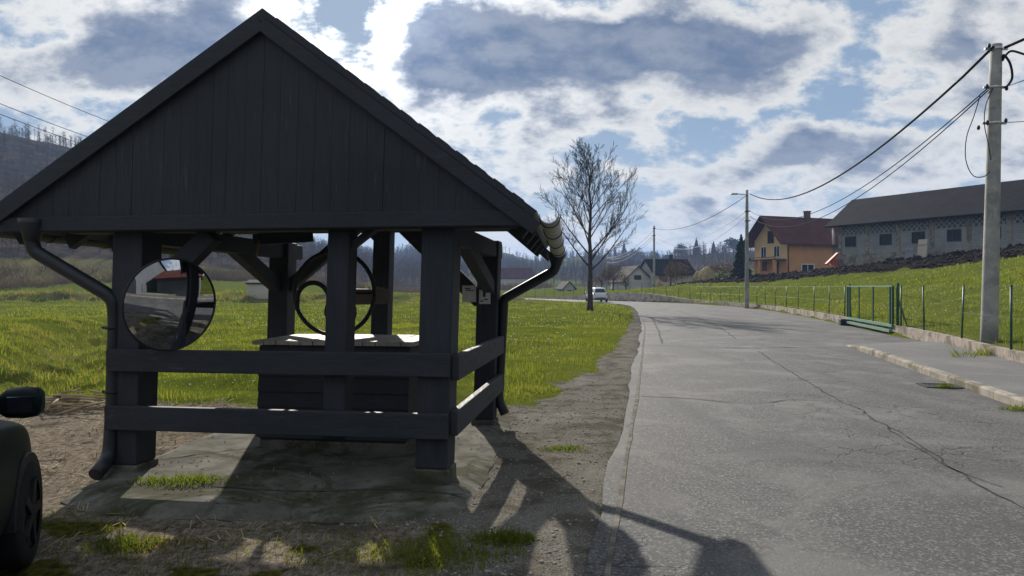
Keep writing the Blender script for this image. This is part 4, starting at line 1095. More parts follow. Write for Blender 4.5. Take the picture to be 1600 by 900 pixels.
def _tiles(a, b):
    def f(k, p):
        v = k.obj(); n = k.noise(v, .9, 5, .65); w = k.node('ShaderNodeTexWave', wave_type='BANDS', bands_direction='Z')
        k.put(v, w.inputs['Vector']); w.inputs['Scale'].default_value = 2.6; w.inputs['Distortion'].default_value = .8
        c = k.mix(k.rng(n, .3, .7), a, b); c = k.mix(k.rng(w.outputs['Fac'], .0, .5, .45, 0), c, tuple(x*.5 for x in a))
        k.put(c, p.inputs['Base Color']); k.put(k.bump(w.outputs['Fac'], .5, .03), p.inputs['Normal'])
    return f
M['roof_red'] = mat('red_tiles', _tiles((.075, .028, .025), (.11, .044, .037)), rough=.9, spec=.1)
M['roof_brown'] = mat('brown_tiles', _tiles((.018, .012, .010), (.032, .022, .018)), rough=.9, spec=.08)
M['roof_grey'] = mat('grey_tiles', _tiles((.008, .008, .010), (.016, .016, .019)), rough=.9, spec=.08)

def uvw(o, fnc):
    """store flat wall coordinates per vertex for block patterns"""
    me = o.data; a = me.attributes.new('uvw', 'FLOAT_VECTOR', 'POINT'); off = wloc(o)
    a.data.foreach_set('vector', np.array([tuple(fnc(v.co+off)) for v in me.vertices], np.float32).ravel())

def gable_house(name, label, cat, org, rz, L, W, hw, rise, mats, over=.5, overg=.4, windows=(), chimney=None, extra=None, roofm='roof_red', group=None):
    """local x along the ridge (0..L), y across (0..W); y=0 is the front eave wall, x=0 the gable wall"""
    P = local(*org, rz); t = thing(name, org, label, cat, group)
    wm, gm = mats
    pr = rise/(W/2)
    mb = MB(); B = -2.5
    mb.add([P(0, 0, B), P(L, 0, B), P(L, 0, hw), P(0, 0, hw)], [(0, 1, 2, 3)]); mb.build('side_wall', M[wm], t, fix=False)
    mb = MB(); mb.add([P(0, W, B), P(L, W, B), P(L, W, hw), P(0, W, hw)], [(0, 1, 2, 3)])
    mb.build('side_wall', M[wm], t, fix=False)
    for x in (0, L):
        mb = MB(); mb.add([P(x, 0, B), P(x, W, B), P(x, W, hw), P(x, W/2, hw+rise), P(x, 0, hw)], [(0, 1, 2, 3, 4)])
        mb.build('gable_wall', M[gm], t, fix=False)
    mb = MB(); T = .16
    for sgn in (0, 1):
        y0 = -over if sgn == 0 else W+over; z0 = hw-over*pr
        q = [P(-overg, y0, z0), P(L+overg, y0, z0), P(L+overg, W/2, hw+rise), P(-overg, W/2, hw+rise)]
        u = [v+ZZ*T for v in q]; mb.add(q+u, [(0, 1, 2, 3), (4, 5, 6, 7), (0, 1, 5, 4), (1, 2, 6, 5), (3, 0, 4, 7)])
    rf = mb.build('roof', M[roofm], t)
    if chimney:
        cx, cy, cw, ct = chimney; zc = hw+rise-abs(cy-W/2)*pr
        mb = MB(); mb.box(P(cx, cy, zc+.4), (cw, cw, 1.5), rz); mb.box(P(cx, cy, zc+1.2), (cw+.14, cw+.14, .12), rz); mb.build('chimney', M[ct], rf)
    for (wall, u, z, w, h, m) in windows:                 # glass set back behind a proud frame
        if wall == 'f': f = lambda a, c, d: P(a, -d, c)
        elif wall == 'g': f = lambda a, c, d: P(-d, a, c)
        else: f = lambda a, c, d: P(L+d, a, c)
        mb = MB(); fr = .09
        def slab_(a0, a1, c0, c1, d0, d1):
            vs = [f(a, c, d) for d in (d0, d1) for a, c in ((a0, c0), (a1, c0), (a1, c1), (a0, c1))]
            mb.add(vs, [(0, 1, 2, 3), (4, 5, 6, 7), (0, 1, 5, 4), (1, 2, 6, 5), (2, 3, 7, 6), (3, 0, 4, 7)])
        slab_(u-w/2, u+w/2, z-fr, z, .005, .07); slab_(u-w/2-.06, u+w/2+.06, z+h, z+h+fr, .005, .08)
        slab_(u-w/2-fr, u-w/2, z-fr, z+h, .005, .07); slab_(u+w/2, u+w/2+fr, z-fr, z+h, .005, .07); slab_(u-.03, u+.03, z, z+h, .01, .05)
        wf = mb.build('window', M[m], t)
        mb = MB(); slab_(u-w/2, u-.03, z, z+h, .004, .02); slab_(u+.03, u+w/2, z, z+h, .004, .02); mb.build('pane', M['glass_dk'], wf)
    if extra: extra(t, P, rf)
    return t

# --- the grey block barn
ba = at(1310, 413, 75); bz = at(1310, 405, 75).z
be = at(1600, 385, 59.5); ddir = Vector((be.x-ba.x, be.y-75, 0)); rzb = math.atan2(ddir.y, ddir.x)
LB = ddir.length*1.5; HW = at(1310, 346, 75).z-bz
def barn_extra(t, P, rf):
    nb = 8; bay = LB/nb
    sw_ = [o for o in t.children if o.name.startswith('side_wall')][0]
    uvw(sw_, lambda v: (((v-Vector((ba.x, 75, 0))).x*math.cos(rzb)+(v-Vector((ba.x, 75, 0))).y*math.sin(rzb)), v.z, 0))
    for gw in t.children:
        if gw.name.startswith('gable_wall') or gw.name.startswith('side_wall') and gw != sw_: uvw(gw, lambda v: (v.y, v.z, 0))
    def bx(mb, a0, a1, z0, z1, d0, d1):
        vs = [P(a, -d, z) for d in (d0, d1) for a, z in ((a0, z0), (a1, z0), (a1, z1), (a0, z1))]
        mb.add(vs, [(0, 1, 2, 3), (4, 5, 6, 7), (0, 1, 5, 4), (1, 2, 6, 5), (2, 3, 7, 6), (3, 0, 4, 7)])
    for i in range(nb+1):
        mb = MB(); x = min(max(i*bay, .2), LB-.2); bx(mb, x-.2, x+.2, -2.4, HW-.05, -.05, .04); mb.build('pilaster', M['kerb'], t)
    mb = MB(); bx(mb, -.05, LB+.05, -2.45, .45, -.05, .09); mb.build('plinth', M['kerb'], t)
    for i in range(nb):                                    # honeycomb of open blocks under the eave
        x0 = i*bay+.30; x1 = (i+1)*bay-.30; z0 = HW-1.45; z1 = HW-.30
        mb = MB(); bx(mb, x0, x1, z0, z1, .001, .012); bk = mb.build('vent_lattice', M['grey_shade'], t)  # dark sheet stands in for the shade inside the openings
        mb = MB(); nc_ = 11; nr = 5; cw = (x1-x0)/nc_; ch = (z1-z0)/nr
        for r_ in range(nr):
            for c_ in range(nc_):
                if (r_+c_) % 2 == 0: bx(mb, x0+c_*cw+.0, x0+(c_+1)*cw+.02, z0+r_*ch, z0+(r_+1)*ch+.02, .013, .10)
        mb.build('open_blocks', M['greyr'], bk)
    mb = MB(); mb.tube([P(-.15, -.55, HW-.45), P(-.15, -.55, HW-2.35)], .13, 10); mb.build('downpipe', M['pvc'], t)
bw = [(('f'), LB/8*(i+.5)+(.35 if i else -.2), HW-2.55, 1.05, .85, 'black') for i in range(8)]
gable_house('barn', 'long grey block barn with dark roof and open lattice vents beneath the eave', 'barn', (ba.x, 75, bz), rzb, LB, 6.4, HW, 2.3, ('block', 'block'), over=.9, overg=.9, windows=bw, extra=barn_extra, roofm='roof_grey')
PBn = local(ba.x, 75, bz, rzb)
q = PBn(5.6*1.45, -.35, .05)
def lean_panel(name, label, cat, px0, px1, py0, py1, Yd, m):
    a = at(px0, py1, Yd); b = at(px1, py0, Yd); mb = MB(); c = (a+b)/2
    mb.box(c, (b.x-a.x, .12, b.z-a.z), rzb, M=Matrix.Rotation(rzb, 3, 'Z')@Matrix.Rotation(R(-7), 3, 'X'))
    for k in (-.3, .3): mb.box(c+Vector((0, 0, k*(b.z-a.z)*.8)), ((b.x-a.x)*.9, .17, .08), rzb, M=Matrix.Rotation(rzb, 3, 'Z')@Matrix.Rotation(R(-7), 3, 'X'))
    return tag(mb.build(name, M[m], loc=(c.x, c.y, a.z)), label, cat)
lean_panel('leaning_board', 'cream board propped upright against the barn wall', 'board', 1434, 1449, 374, 404, 65.6, 'cream')
lean_panel('dark_hatch', 'dark squarish hatch panel at the barn foot left of the cream board', 'hatch', 1414, 1428, 386, 406, 66.4, 'greyr')
mb = MB(); c0 = at(1291, 413, 74.5); c1 = at(1306, 398, 74.5)
cv = thing('conveyor', (c0.x, 74.5, c0.z), 'tilted red farm conveyor standing between the orange house and the barn', 'conveyor')
mb.beam(c0, c1+Vector((.2, 0, .15)), .5, .18); mb.build('chute', M['rust'], cv)
mb = MB(); mb.beam(c1+Vector((-.05, 0, 0)), c1+Vector((-.05, 0, -1.5)), .10, .10); mb.box(c1+Vector((-.2, 0, -.75)), (.7, .5, .6)); mb.build('hopper', M['rust'], cv)

# --- orange house
HD = 92.0
hc_ = at(1230, 423, HD); hz = at(1228, 425, HD).z
rzh = R(22); LH = 9.6; HH = at(1228, 373, HD).z-hz; RISE = at(1195, 339, HD).z-at(1228, 376, HD).z
def house_extra(t, P, rf):
    mb = MB(); Wd = 6.0
    def bx(mb, a0, a1, y0, y1, z0, z1):
        vs = [P(a, y, z) for a, y, z in ((a0, y0, z0), (a1, y0, z0), (a1, y1, z0), (a0, y1, z0), (a0, y0, z1), (a1, y0, z1), (a1, y1, z1), (a0, y1, z1))]
        mb.add(vs, [(0, 1, 2, 3), (4, 5, 6, 7), (0, 1, 5, 4), (1, 2, 6, 5), (2, 3, 7, 6), (3, 0, 4, 7)])
    bx(mb, -1.7, -.02, .2, Wd-.2, HH*.36, HH*.40); bal = mb.build('balcony', M['brown'], t)
    mb = MB(); bx(mb, -1.7, -1.62, .2, Wd-.2, HH*.40+.02, HH*.40+.85) if False else bx(mb, -1.72, -1.66, .2, Wd-.2, HH*.44, HH*.46); mb.build('balcony_rail', M['brown'], bal)
    for y in (.35, Wd*.5, Wd-.55):
        mb = MB(); bx(mb, -1.7, -1.35, y, y+.32, -1.6, HH*.36); mb.build('porch_column', M['orange'], t)
    mb = MB(); bx(mb, -.05, -.012, .01, Wd-.01, -2, HH*.36); mb.build('ground_storey', M['orange'], t)
    mb = MB(); bx(mb, -.10, -.055, 1.4, 2.4, -.6, 1.6); bx(mb, -.10, -.055, 3.6, 4.6, .2, 1.4); mb.build('porch_door', M['brown'], t)
    mb = MB(); mb.tube([P(.12, -.10, -1), P(.12, -.10, HH-.1)], .07, 8); mb.build('downpipe', M['brown'], t)
    mb = MB(); bx(mb, .78*LH, LH+.01, -.06, -.004, -1.5, HH*.92); mb.build('bare_block_patch', M['greyr'], t)
gable_house('house', 'orange rendered house with red tiled roof and a yellow gable facing the road', 'house', (hc_.x, HD, hz), rzh, LH, 6.0, HH, RISE, ('orange', 'yellow'), over=.8, overg=1.7,
            windows=[('g', 1.8, HH*.48, .9, 1.3, 'white'), ('g', 4.2, HH*.48, .9, 1.3, 'white'), ('g', 2.9, HH*.92, .95, 1.4, 'brown'), ('f', LH*.34, .05, 1.9, .9, 'white')], chimney=(LH*.60, 2.7, .6, 'brown'), extra=house_extra)

# --- far buildings on the bend
w0 = at(974, 458, 125); gable_house('house', 'small white gabled house with brown roof near the bend', 'house', (at(1018, 455, 122).x, 122, at(1018, 456, 122).z), R(97), 9, (at(1018, 450, 122).x-at(975, 450, 122).x), at(0, 437, 122).z-at(0, 456, 122).z, at(0, 422, 122).z-at(0, 437, 122).z+.6,
            ('whitew', 'whitew'), over=.5, overg=.4, windows=[('g', 2.35, 2.1, 1.0, .55, 'black')], roofm='roof_brown')
lg = at(1022, 446, 120); lr = at(1094, 446, 118)
gable_house('house', 'long low building with a grey roof and cream wall beyond the fence', 'house', (lg.x, 120, at(0, 446, 120).z), R(9), lr.x-lg.x, 8, at(0, 427, 120).z-at(0, 446, 120).z, 2.3, ('cream', 'cream'), over=.6, overg=.3, chimney=(4.6, 4.6, .6, 'black'), roofm='roof_grey',
            windows=[('f', 1.6, .7, .9, .8, 'black')])
sg_ = at(883, 466, 110); gable_house('house', 'little beige house with a steep gable left of the bare tree', 'house', (at(898, 462, 125).x, 125, at(0, 464, 125).z), R(100), 5, 1.9, at(0, 450, 125).z-at(0, 464, 125).z, 1.0, ('cream', 'cream'), over=.3, overg=.3, roofm='roof_brown', windows=[('g', .95, .5, .5, .6, 'black')])
ht = at(401, 464, 74); gable_house('shed', 'small pale field shed seen between the mirror and the rear shelter post', 'shed', (at(386, 464, 76).x, 76, gz(ht.x, 76)-.1), R(4), 2.1, 2.0, 1.75, .25, ('cream', 'cream'), over=.15, overg=.12, roofm='roof_grey')
wl_ = at(775, 468, 170); gable_house('house', 'far pale farmhouse in the valley behind the shelter posts', 'house', (wl_.x, 205, gz(wl_.x, 205)), R(12), 10, 7, 3.2, 2.6, ('whitew', 'whitew'), roofm='roof_red')

# haystacks
def haystack(px, py, Yd, H, W, label, seed, name='haystack'):
    p = at(px, py, Yd); z = gz(p.x, Yd); t = thing(name, (p.x, Yd, z), label, 'haystack'); mb = MB(); n = 22; k = 12; vs = []; rnd = random.Random(seed)
    for i in range(k+1):
        f = i/k; r = W/2*(1-f**2.2)**.6*(.92+.12*math.sin(3*f)) if f < 1 else .03
        for j in range(n): vs.append((p.x+math.cos(6.283*j/n)*r*rnd.uniform(.9, 1.1), Yd+math.sin(6.283*j/n)*r*rnd.uniform(.9, 1.1), z-.2+(H+.2)*f))
    mb.add(vs, [(i*n+j, i*n+(j+1) % n, (i+1)*n+(j+1) % n, (i+1)*n+j) for i in range(k) for j in range(n)]+[tuple(range(k*n, k*n+n))], 0, False)
    mb.build('hay_mass', M['hay'], t)
    mb = MB()
    for i in range(260):
        a = rnd.random()*6.283; f = rnd.random()**1.2; r = W/2*(1-f**2.2)**.6; c = Vector((p.x+math.cos(a)*r, Yd+math.sin(a)*r, z+H*f)); d = Vector((math.cos(a)*.5+rnd.gauss(0, .4), math.sin(a)*.5+rnd.gauss(0, .4), -.8))*.28
        mb.add([c, c+d+Vector((.02, 0, 0)), c+d-Vector((.03, 0, 0))], [(0, 1, 2)])
    ws = mb.build('loose_hay', M['straw'], t, fix=False); ws['kind'] = 'stuff'
    mb = MB(); mb.tube([(p.x, Yd, z), (p.x, Yd, z+H+.5)], .05, 6); mb.build('stack_pole', M['bark'], t)
haystack(1104, 437, 96, 2.1, 2.2, 'grey-brown haystack round a pole in the field beyond the fence', 1)
haystack(1091, 437, 98, 1.5, 1.5, 'lower sunlit haystack beside the taller grey one', 2)
haystack(1030, 446, 98, 1.15, .95, 'small yellow haystack near the bend pole', 3)
# ================================================================== CARS
def car(name, label, loc, heading, paint, group=None):
    """heading: direction of travel as an angle from +Y towards -X; modelled with y forward, x right"""
    t = thing(name, loc, label, 'car', group); Mr = Matrix.Rotation(heading, 3, 'Z'); o = Vector(loc)
    P = lambda x, y, z: o+Mr@Vector((x, y, z))
    # lower body: stations (y, half width, sill z, belt z)
    st = [(-1.98, .60, .42, .78), (-1.93, .74, .34, .90), (-1.7, .82, .24, .95), (-1.1, .845, .20, .95), (-.3, .85, .20, .93), (.5, .85, .20, .91), (.95, .845, .20, .89), (1.35, .83, .21, .84), (1.7, .79, .24, .76), (1.92, .68, .30, .66), (2.0, .50, .36, .56)]
    def sect(y, w, s, b):
        return [(0, s), (w*.75, s), (w*.95, s+.06), (w, s+.20), (w*1.005, s+(b-s)*.55), (w*.985, b-.06), (w*.93, b-.01), (w*.6, b+.035), (0, b+.05)]
    mb = MB(); vs = []; n = None
    for y, w, s, b in st:
        h = sect(y, w, s, b); full = [(-x, z) for x, z in h[::-1][:-1]]+h
        full = full[:-0 or None]; n = len(full); vs += [P(x, y, z) for x, z in full]
    fs = [(i*n+j, i*n+j+1, (i+1)*n+j+1, (i+1)*n+j) for i in range(len(st)-1) for j in range(n-1)]
    fs += [tuple(range(n)), tuple(range((len(st)-1)*n, len(st)*n))]
    mb.add(vs, fs, 0, True); body = mb.build('body', paint, t)
    sd = body.modifiers.new('s', 'SUBSURF'); sd.levels = sd.render_levels = 2
    # greenhouse
    g0 = [(-1.86, .70, .92), (-1.2, .77, .92), (-.2, .78, .92), (.6, .775, .90), (1.12, .70, .88)]
    g1 = [(-1.55, .52, 1.40), (-1.1, .57, 1.46), (-.2, .59, 1.48), (.30, .57, 1.45), (.42, .52, 1.42)]
    mb = MB(); vs = []
    for (y, w, z), (y2, w2, z2) in zip(g0, g1):
        vs += [P(-w, y, z), P(-w2, y2, z2), P(-w2*.6, y2, z2+.045), P(w2*.6, y2, z2+.045), P(w2, y2, z2), P(w, y, z)]
    fs = [(i*6+j, i*6+j+1, (i+1)*6+j+1, (i+1)*6+j) for i in range(4) for j in range(5)]+[tuple(range(6)), tuple(range(24, 30))]
    mb.add(vs, fs, 0, True); cb = mb.build('cabin', paint, t, bevel=.02)
    def pane(nm, corners, parent=cb, m='glass_dk', push=.012):
        c = [Vector(P(*q)) for q in corners]; ct = sum(c, Vector())/len(c); nn = (c[1]-c[0]).cross(c[2]-c[0]).normalized()
        if nn.dot(ct-P(0, -.3, 1.0)) < 0: nn = -nn
        c = [ct+(q-ct)*.90+nn*push for q in c]; k = len(c)
        mb = MB(); mb.add(c+[q-nn*.02 for q in c], [tuple(range(k)), tuple(range(k, 2*k))]+[(i, (i+1) % k, k+(i+1) % k, k+i) for i in range(k)]); return mb.build(nm, M[m], parent)
    for s in (-1, 1):
        for (a, b) in ((1, 2), (2, 3)):
            pane('side_window', [(s*g0[a][1], g0[a][0]+.03, g0[a][2]+.04), (s*g0[b][1], g0[b][0]-.03, g0[b][2]+.04), (s*g1[b][1], g1[b][0]-.03, g1[b][2]-.03), (s*g1[a][1], g1[a][0]+.03, g1[a][2]-.03)])
        pane('side_window', [(s*g0[0][1], g0[0][0]+.22, .97), (s*g0[1][1], g0[1][0]-.03, .96), (s*g1[1][1], g1[1][0]-.03, 1.42), (s*g1[0][1], g1[0][0]+.10, 1.37)])
    pane('windscreen', [(-.70, 1.12, .90), (.70, 1.12, .90), (.52, .44, 1.42), (-.52, .44, 1.42)])
    pane('rear_window', [(-.66, -1.84, .98), (.66, -1.84, .98), (.50, -1.57, 1.38), (-.50, -1.57, 1.38)], push=.02)
    for s in (-1, 1):
        pane('tail_light', [(s*.80, -1.93, .72), (s*.60, -2.0, .72), (s*.60, -1.98, .92), (s*.74, -1.90, .94)], body, 'rust', .03)
        pane('headlight', [(s*.66, 1.78, .57), (s*.42, 1.91, .55), (s*.42, 1.88, .65), (s*.64, 1.72, .67)], body, 'steel', .03)
        # side mirror: housing on a stalk
        mb = MB(); vs = []; prof = [(.80, .03), (.85, .064), (.93, .070), (.99, .062), (1.005, .045)]
        for x, hh in prof:
            for q in range(16):
                a = 6.283*q/16+.2; cs, sn = math.cos(a), math.sin(a); cs = math.copysign(abs(cs)**.55, cs); sn = math.copysign(abs(sn)**.55, sn); vs.append(P(s*x, .78+.075*cs-(x-.83)*.1, 1.005+hh*1.15*sn))
        mb.add(vs, [(i*16+j, i*16+(j+1) % 16, (i+1)*16+(j+1) % 16, (i+1)*16+j) for i in range(4) for j in range(16)]+[tuple(range(16)), tuple(range(64, 80))], 0, True)
        mr = mb.build('side_mirror', paint, t)
        mb = MB(); mb.box(P(s*.92, .69, 1.005), (.11, .012, .085), M=Mr@Matrix.Rotation(R(14), 3, 'X')); mb.build('mirror_glass', M['glass_dk'], mr)  # dark glass colour stands in for a dark reflection
        for y in (1.25, -1.22):
            c = Vector((s*.74, y, .30)); ring_ = lambda r, x: [P(x, y+math.cos(6.283*i/28)*r, .30+math.sin(6.283*i/28)*r) for i in range(28)]
            mb = MB(); prof = [(.20, .70), (.285, .71), (.30, .74), (.30, .84), (.285, .865), (.20, .868)]; vs = []
            for r, x in prof: vs += ring_(r, s*x)
            k = len(prof); mb.add(vs, [(i*28+j, i*28+(j+1) % 28, (i+1)*28+(j+1) % 28, (i+1)*28+j) for i in range(k-1) for j in range(28)], 0, True)
            wh = thing('wheel', Vector((0, 0, 0)), None, None); del_ = None
            wh.parent = t; wh.location = (0, 0, 0)
            mb.build('tyre', M['rubber'], wh)
            mb = MB(); vs = ring_(.205, s*.855)+ring_(.06, s*.845); mb.add(vs, [(j, (j+1) % 28, 28+(j+1) % 28, 28+j) for j in range(28)]+[tuple(range(28, 56))])
            for q in range(5):
                a = 6.283*q/5; mb.beam(P(s*.862, y, .30), P(s*.862, y+math.cos(a)*.19, .30+math.sin(a)*.19), .05, .02, Mr@Vector((1, 0, 0)))
            mb.build('rim', M['iron'], wh)
            mb = MB(); vs = [P(s*.852, y+math.cos(math.pi*i/16)*.355, .29+math.sin(math.pi*i/16)*.355) for i in range(17)]
            vs2 = [P(s*.70, y+math.cos(math.pi*i/16)*.355, .29+math.sin(math.pi*i/16)*.355) for i in range(17)]
            mb.add(vs+vs2, [(i, i+1, 18+i, 17+i) for i in range(16)]+[tuple(range(17))]); mb.build('wheel_arch', M['black'], t)
    mb = MB(); mb.box(P(0, -2.0, .62), (.52, .02, .12), heading); mb.build('number_plate', M['white'], body)
    mb = MB(); mb.box(P(0, 2.02, .46), (.5, .02, .11), heading); mb.build('number_plate', M['white'], body)
    mb = MB(); mb.box(P(0, -1.98, .42), (1.1, .05, .10), heading); mb.build('bumper', M['black'], t, bevel=.02)
    for s in (-1, 1):
        for y in (.35, -.62):
            mb = MB(); mb.box(P(s*.862, y, .80), (.02, .15, .025), heading); mb.build('door_handle', paint, t, bevel=.006)
    return t
M['paint_dk'] = mat('dark_car_paint', col=(.003, .010, .011), rough=.4, spec=.12, var=.15)
M['paint_wh'] = mat('white_car_paint', col=(.66, .68, .70), rough=.25, spec=.5, var=.03)
H1 = R(22)
# right side mirror tip (local x 1.05, y .78) should stand at photo (66, 622)
mt = at(60, 622, 3.9); lx = Matrix.Rotation(H1, 3, 'Z')@Vector((.985, .78, 0))
car('parked_car', 'dark green car parked close by at the edge of the dirt yard', (mt.x-lx.x, mt.y-lx.y, -.01), H1, M['paint_dk'])
cw_ = at(932, 470, 78); car('parked_car', 'white hatchback on the road at the bend beyond the bare tree', (cw_.x, 78, .01), R(6), M['paint_wh'])

# ================================================================== BEHIND THE VIEWER (seen in the traffic mirror)
gable_house('house', 'grey rendered house with red roof across the road, seen in the traffic mirror', 'house', (15.5, -9.5, .2), R(96), 9, 9, 4.2, 2.6, ('grey_shade', 'grey_shade'), roofm='roof_red', windows=[('f', 3, 1.0, 1.2, 1.2, 'white'), ('f', 6.5, 1.0, 1.2, 1.2, 'white')])
gable_house('garage', 'low garage with a dull red roof beside the grey house, seen in the traffic mirror', 'garage', (13.2, 1.2, .2), R(98), 6.5, 5.5, 2.3, 1.2, ('grey_shade', 'grey_shade'), roofm='roof_red', windows=[('f', 3.0, .1, 2.4, 1.9, 'pvc')])

# ================================================================== GRASS, STRAW, STONES
def blades(name, label, pts, h, w, m, lean=.45):
    n = len(pts); a = rng.uniform(0, 2*np.pi, n); b = rng.uniform(0, 2*np.pi, n)
    side = np.stack([np.cos(a), np.sin(a), 0*a], -1)*w[:, None]
    ln = np.stack([np.cos(b), np.sin(b), 0*b], -1)*(h*rng.uniform(.1, 1, n)*lean)[:, None]
    up = np.zeros((n, 3)); up[:, 2] = h
    p0 = pts-side*.5; p1 = pts+side*.5; mid = pts+up*.6+ln*.35
    V = np.stack([p0, p1, mid+side*.38, mid-side*.38, pts+up+ln], 1).reshape(-1, 3)
    q = np.arange(n)[:, None]*5
    F = np.concatenate([q+np.array([0, 1, 2]), q+np.array([0, 2, 3]), q+np.array([3, 2, 4])])
    o = np_mesh(name, V, F, M[m], 3); return tag(o, label, None, None, 'stuff')
def scatter(n, x0, x1, y0, y1, pw=1.0, inview=True):
    y = y0+(y1-y0)*rng.random(n)**pw; x = rng.uniform(x0, x1, n)
    if inview: 
        k = np.abs(x) < y*.72+1.0; x, y = x[k], y[k]
    z, A, B = ground(x, y); return x, y, z, A, B
# meadow left
def meadow(n, x0, x1, y0, y1, pw, hh, ww, name, label, side):
    x, y, z, A, B = scatter(n, x0, x1, y0, y1, pw)
    _, sl_ = pdist(ROAD_L, x, y); _, sw_ = pdist(WALL, x, y)
    g = 1-np.clip(A[0]*1.4+A[1]*1.2+A[2]*2, 0, 1)
    ok = (g > .3+.5*rng.random(len(x))) & ((sl_ < -.25) if side < 0 else (sw_ > .25)) & (rng.random(len(x)) < .25+1.5*np.clip(fbm(x/.8, y/.8, 80)-.30, 0, .6)+.1)
    x, y, z = x[ok], y[ok], z[ok]; n = len(x)
    tall = fbm(x/1.1, y/1.1, 81); s = np.clip(y/14, .8, 4)
    h = hh*rng.uniform(.5, 1.25, n)*(.45+1.3*ss(.4, .75, tall)); w = ww*s*rng.uniform(.7, 1.3, n)
    dryp = (B[1][ok]*.6+.05*(side < 0) > rng.random(n))
    P = np.stack([x, y, z-.01], -1)
    blades(name, label, P[~dryp], h[~dryp], w[~dryp], 'blade'); blades('dry_grass', 'dry pale grass stems among '+label, P[dryp], h[dryp]*1.15, w[dryp]*.8, 'blade_dry', .8)
meadow(120000, -22, 8, 9.4, 30, 1.5, .085, .010, 'grass', 'short green grass behind the shelter and along the road', -1)
meadow(70000, -60, 9, 28, 80, 1.2, .11, .014, 'grass', 'green meadow grass farther back behind the shelter', -1)
meadow(90000, 9, 40, 12, 42, 1.1, .10, .012, 'grass', 'green field grass on the rising bank beyond the fence', 1)
meadow(40000, 12, 60, 40, 100, 1.0, .13, .016, 'grass', 'far field grass on the rising bank beyond the fence', 1)
def tussocks():
    n = 16000; x = rng.uniform(-75, -4, n); y = 75+rng.normal(0, 1.3, n); kp = fbm(x/1.6, y/1.6, 61, 2) > .46; x, y = x[kp], y[kp]; z = ground(x, y)[0]; n = len(x); P = np.stack([x, y, z-.02], -1); q = rng.random(n) < .5
    blades('bank_grass', 'rough green tussocks along the ditch bank across the field', P[q], rng.uniform(.2, .6, q.sum()), np.full(q.sum(), .07), 'blade', 1.1)
    q = ~q; blades('bank_grass', 'dry pale tussocks along the ditch bank across the field', P[q], rng.uniform(.15, .5, q.sum()), np.full(q.sum(), .06), 'blade_dry', 1.1)
    n = 26000; x = rng.uniform(-19, -6, n); y = rng.uniform(9, 27, n); dd, sd = pdist(DITCH, x, y); kp = (dd < 2.2) & (fbm(x/.7, y/.7, 62, 2) > .50) & (y > 10); x, y = x[kp], y[kp]; z = ground(x, y)[0]; n = len(x); P = np.stack([x, y, z-.02], -1); q = rng.random(n) < .6
    blades('ditch_grass', 'long green grass clumps along the near ditch', P[q], rng.uniform(.08, .28, q.sum()), np.full(q.sum(), .014), 'blade', 1.2)
    q = ~q; blades('ditch_grass', 'dry bleached grass clumps along the near ditch', P[q], rng.uniform(.08, .24, q.sum()), np.full(q.sum(), .012), 'blade_dry', 1.3)
tussocks()
# weeds at the wall foot and the pole
def tuft(px, py, Yd, n, rad, h, label, m='weed', z=None, name='weed_tuft'):
    p = at(px, py, Yd); zz = gz(p.x, p.y) if z is None else z
    a = rng.uniform(0, 2*np.pi, n); r = rad*rng.random(n)**.6; x = p.x+np.cos(a)*r*1.6; y = p.y+np.sin(a)*r
    P = np.stack([x, y, np.full(n, zz)-.005], -1)
    cl = fbm(x/.06, y/.06, 97, 2); kp = cl > .08; P = P[kp]; r = r[kp]; n = len(P); hh = h*rng.uniform(.25, 1.1, n)*(1.15-.7*(r/rad)); o = blades('grass_patch' if rad > .28 and h < .2 else name, None, P, hh, np.full(n, .005+h*.04)*rng.uniform(.6, 1.4, n), m, 1.5 if h < .2 else .8)
    if not (rad > .28 and h < .2): del o['kind']
    V0 = Vector((p.x, p.y, zz)); o.data.transform(Matrix.Translation(-V0)); o.location = V0
    return tag(o, label, 'weeds')
def tg(px, py, n, rad, h, label, m='weed', z=None):
    Yd = (CAMZ-(z or .0))*FPX/(py-YH); return tuft(px, py, Yd, n, rad, h, label, m, z)
tg(232, 752, 120, .12, .07, 'small green weed tuft at the foot of the mirror post', z=.05)
tg(282, 752, 260, .17, .08, 'wide leafy weed tuft on the slab edge beside the mirror post', z=.06)
tg(322, 750, 110, .13, .07, 'thin weed tuft right of the wide leafy one on the slab', z=.06)
tg(195, 850, 500, .16, .07, 'bright mossy grass clump in the lit gap of the roof shadow')
tg(245, 848, 420, .17, .05, 'yellowish moss clump beside the bright grass clump', 'blade_dry')
tg(790, 845, 520, .13, .09, 'sunlit grass clump at the corner of the front grass patch')
tg(700, 862, 900, .30, .08, 'shaded grass patch in front of the slab', 'blade')
tg(590, 872, 700, .34, .06, 'shaded grass patch at the bottom edge left of the sunlit clump', 'blade')
tg(885, 702, 420, .17, .06, 'lone mossy grass tuft in the gravel near the road edge')
tg(830, 612, 420, .30, .10, 'grass tuft spilling onto the gravel behind the shelter', 'blade')
tg(1478, 606, 160, .10, .13, 'small weed growing out of the drain grate', z=.02)
tg(1590, 640, 180, .15, .10, 'low weed at the kerb foot near the frame edge', z=.02)
tuft(1543, 532, 15.8, 500, .45, .42, 'tall weeds round the foot of the concrete pole', 'blade')
tuft(1508, 528, 15.4, 260, .25, .62, 'leafy shrub shoots between two fence posts left of the pole', 'weed')
tuft(1530, 555, 15.2, 260, .38, .35, 'dry brown stalks on the wall top below the concrete pole', 'blade_dry')
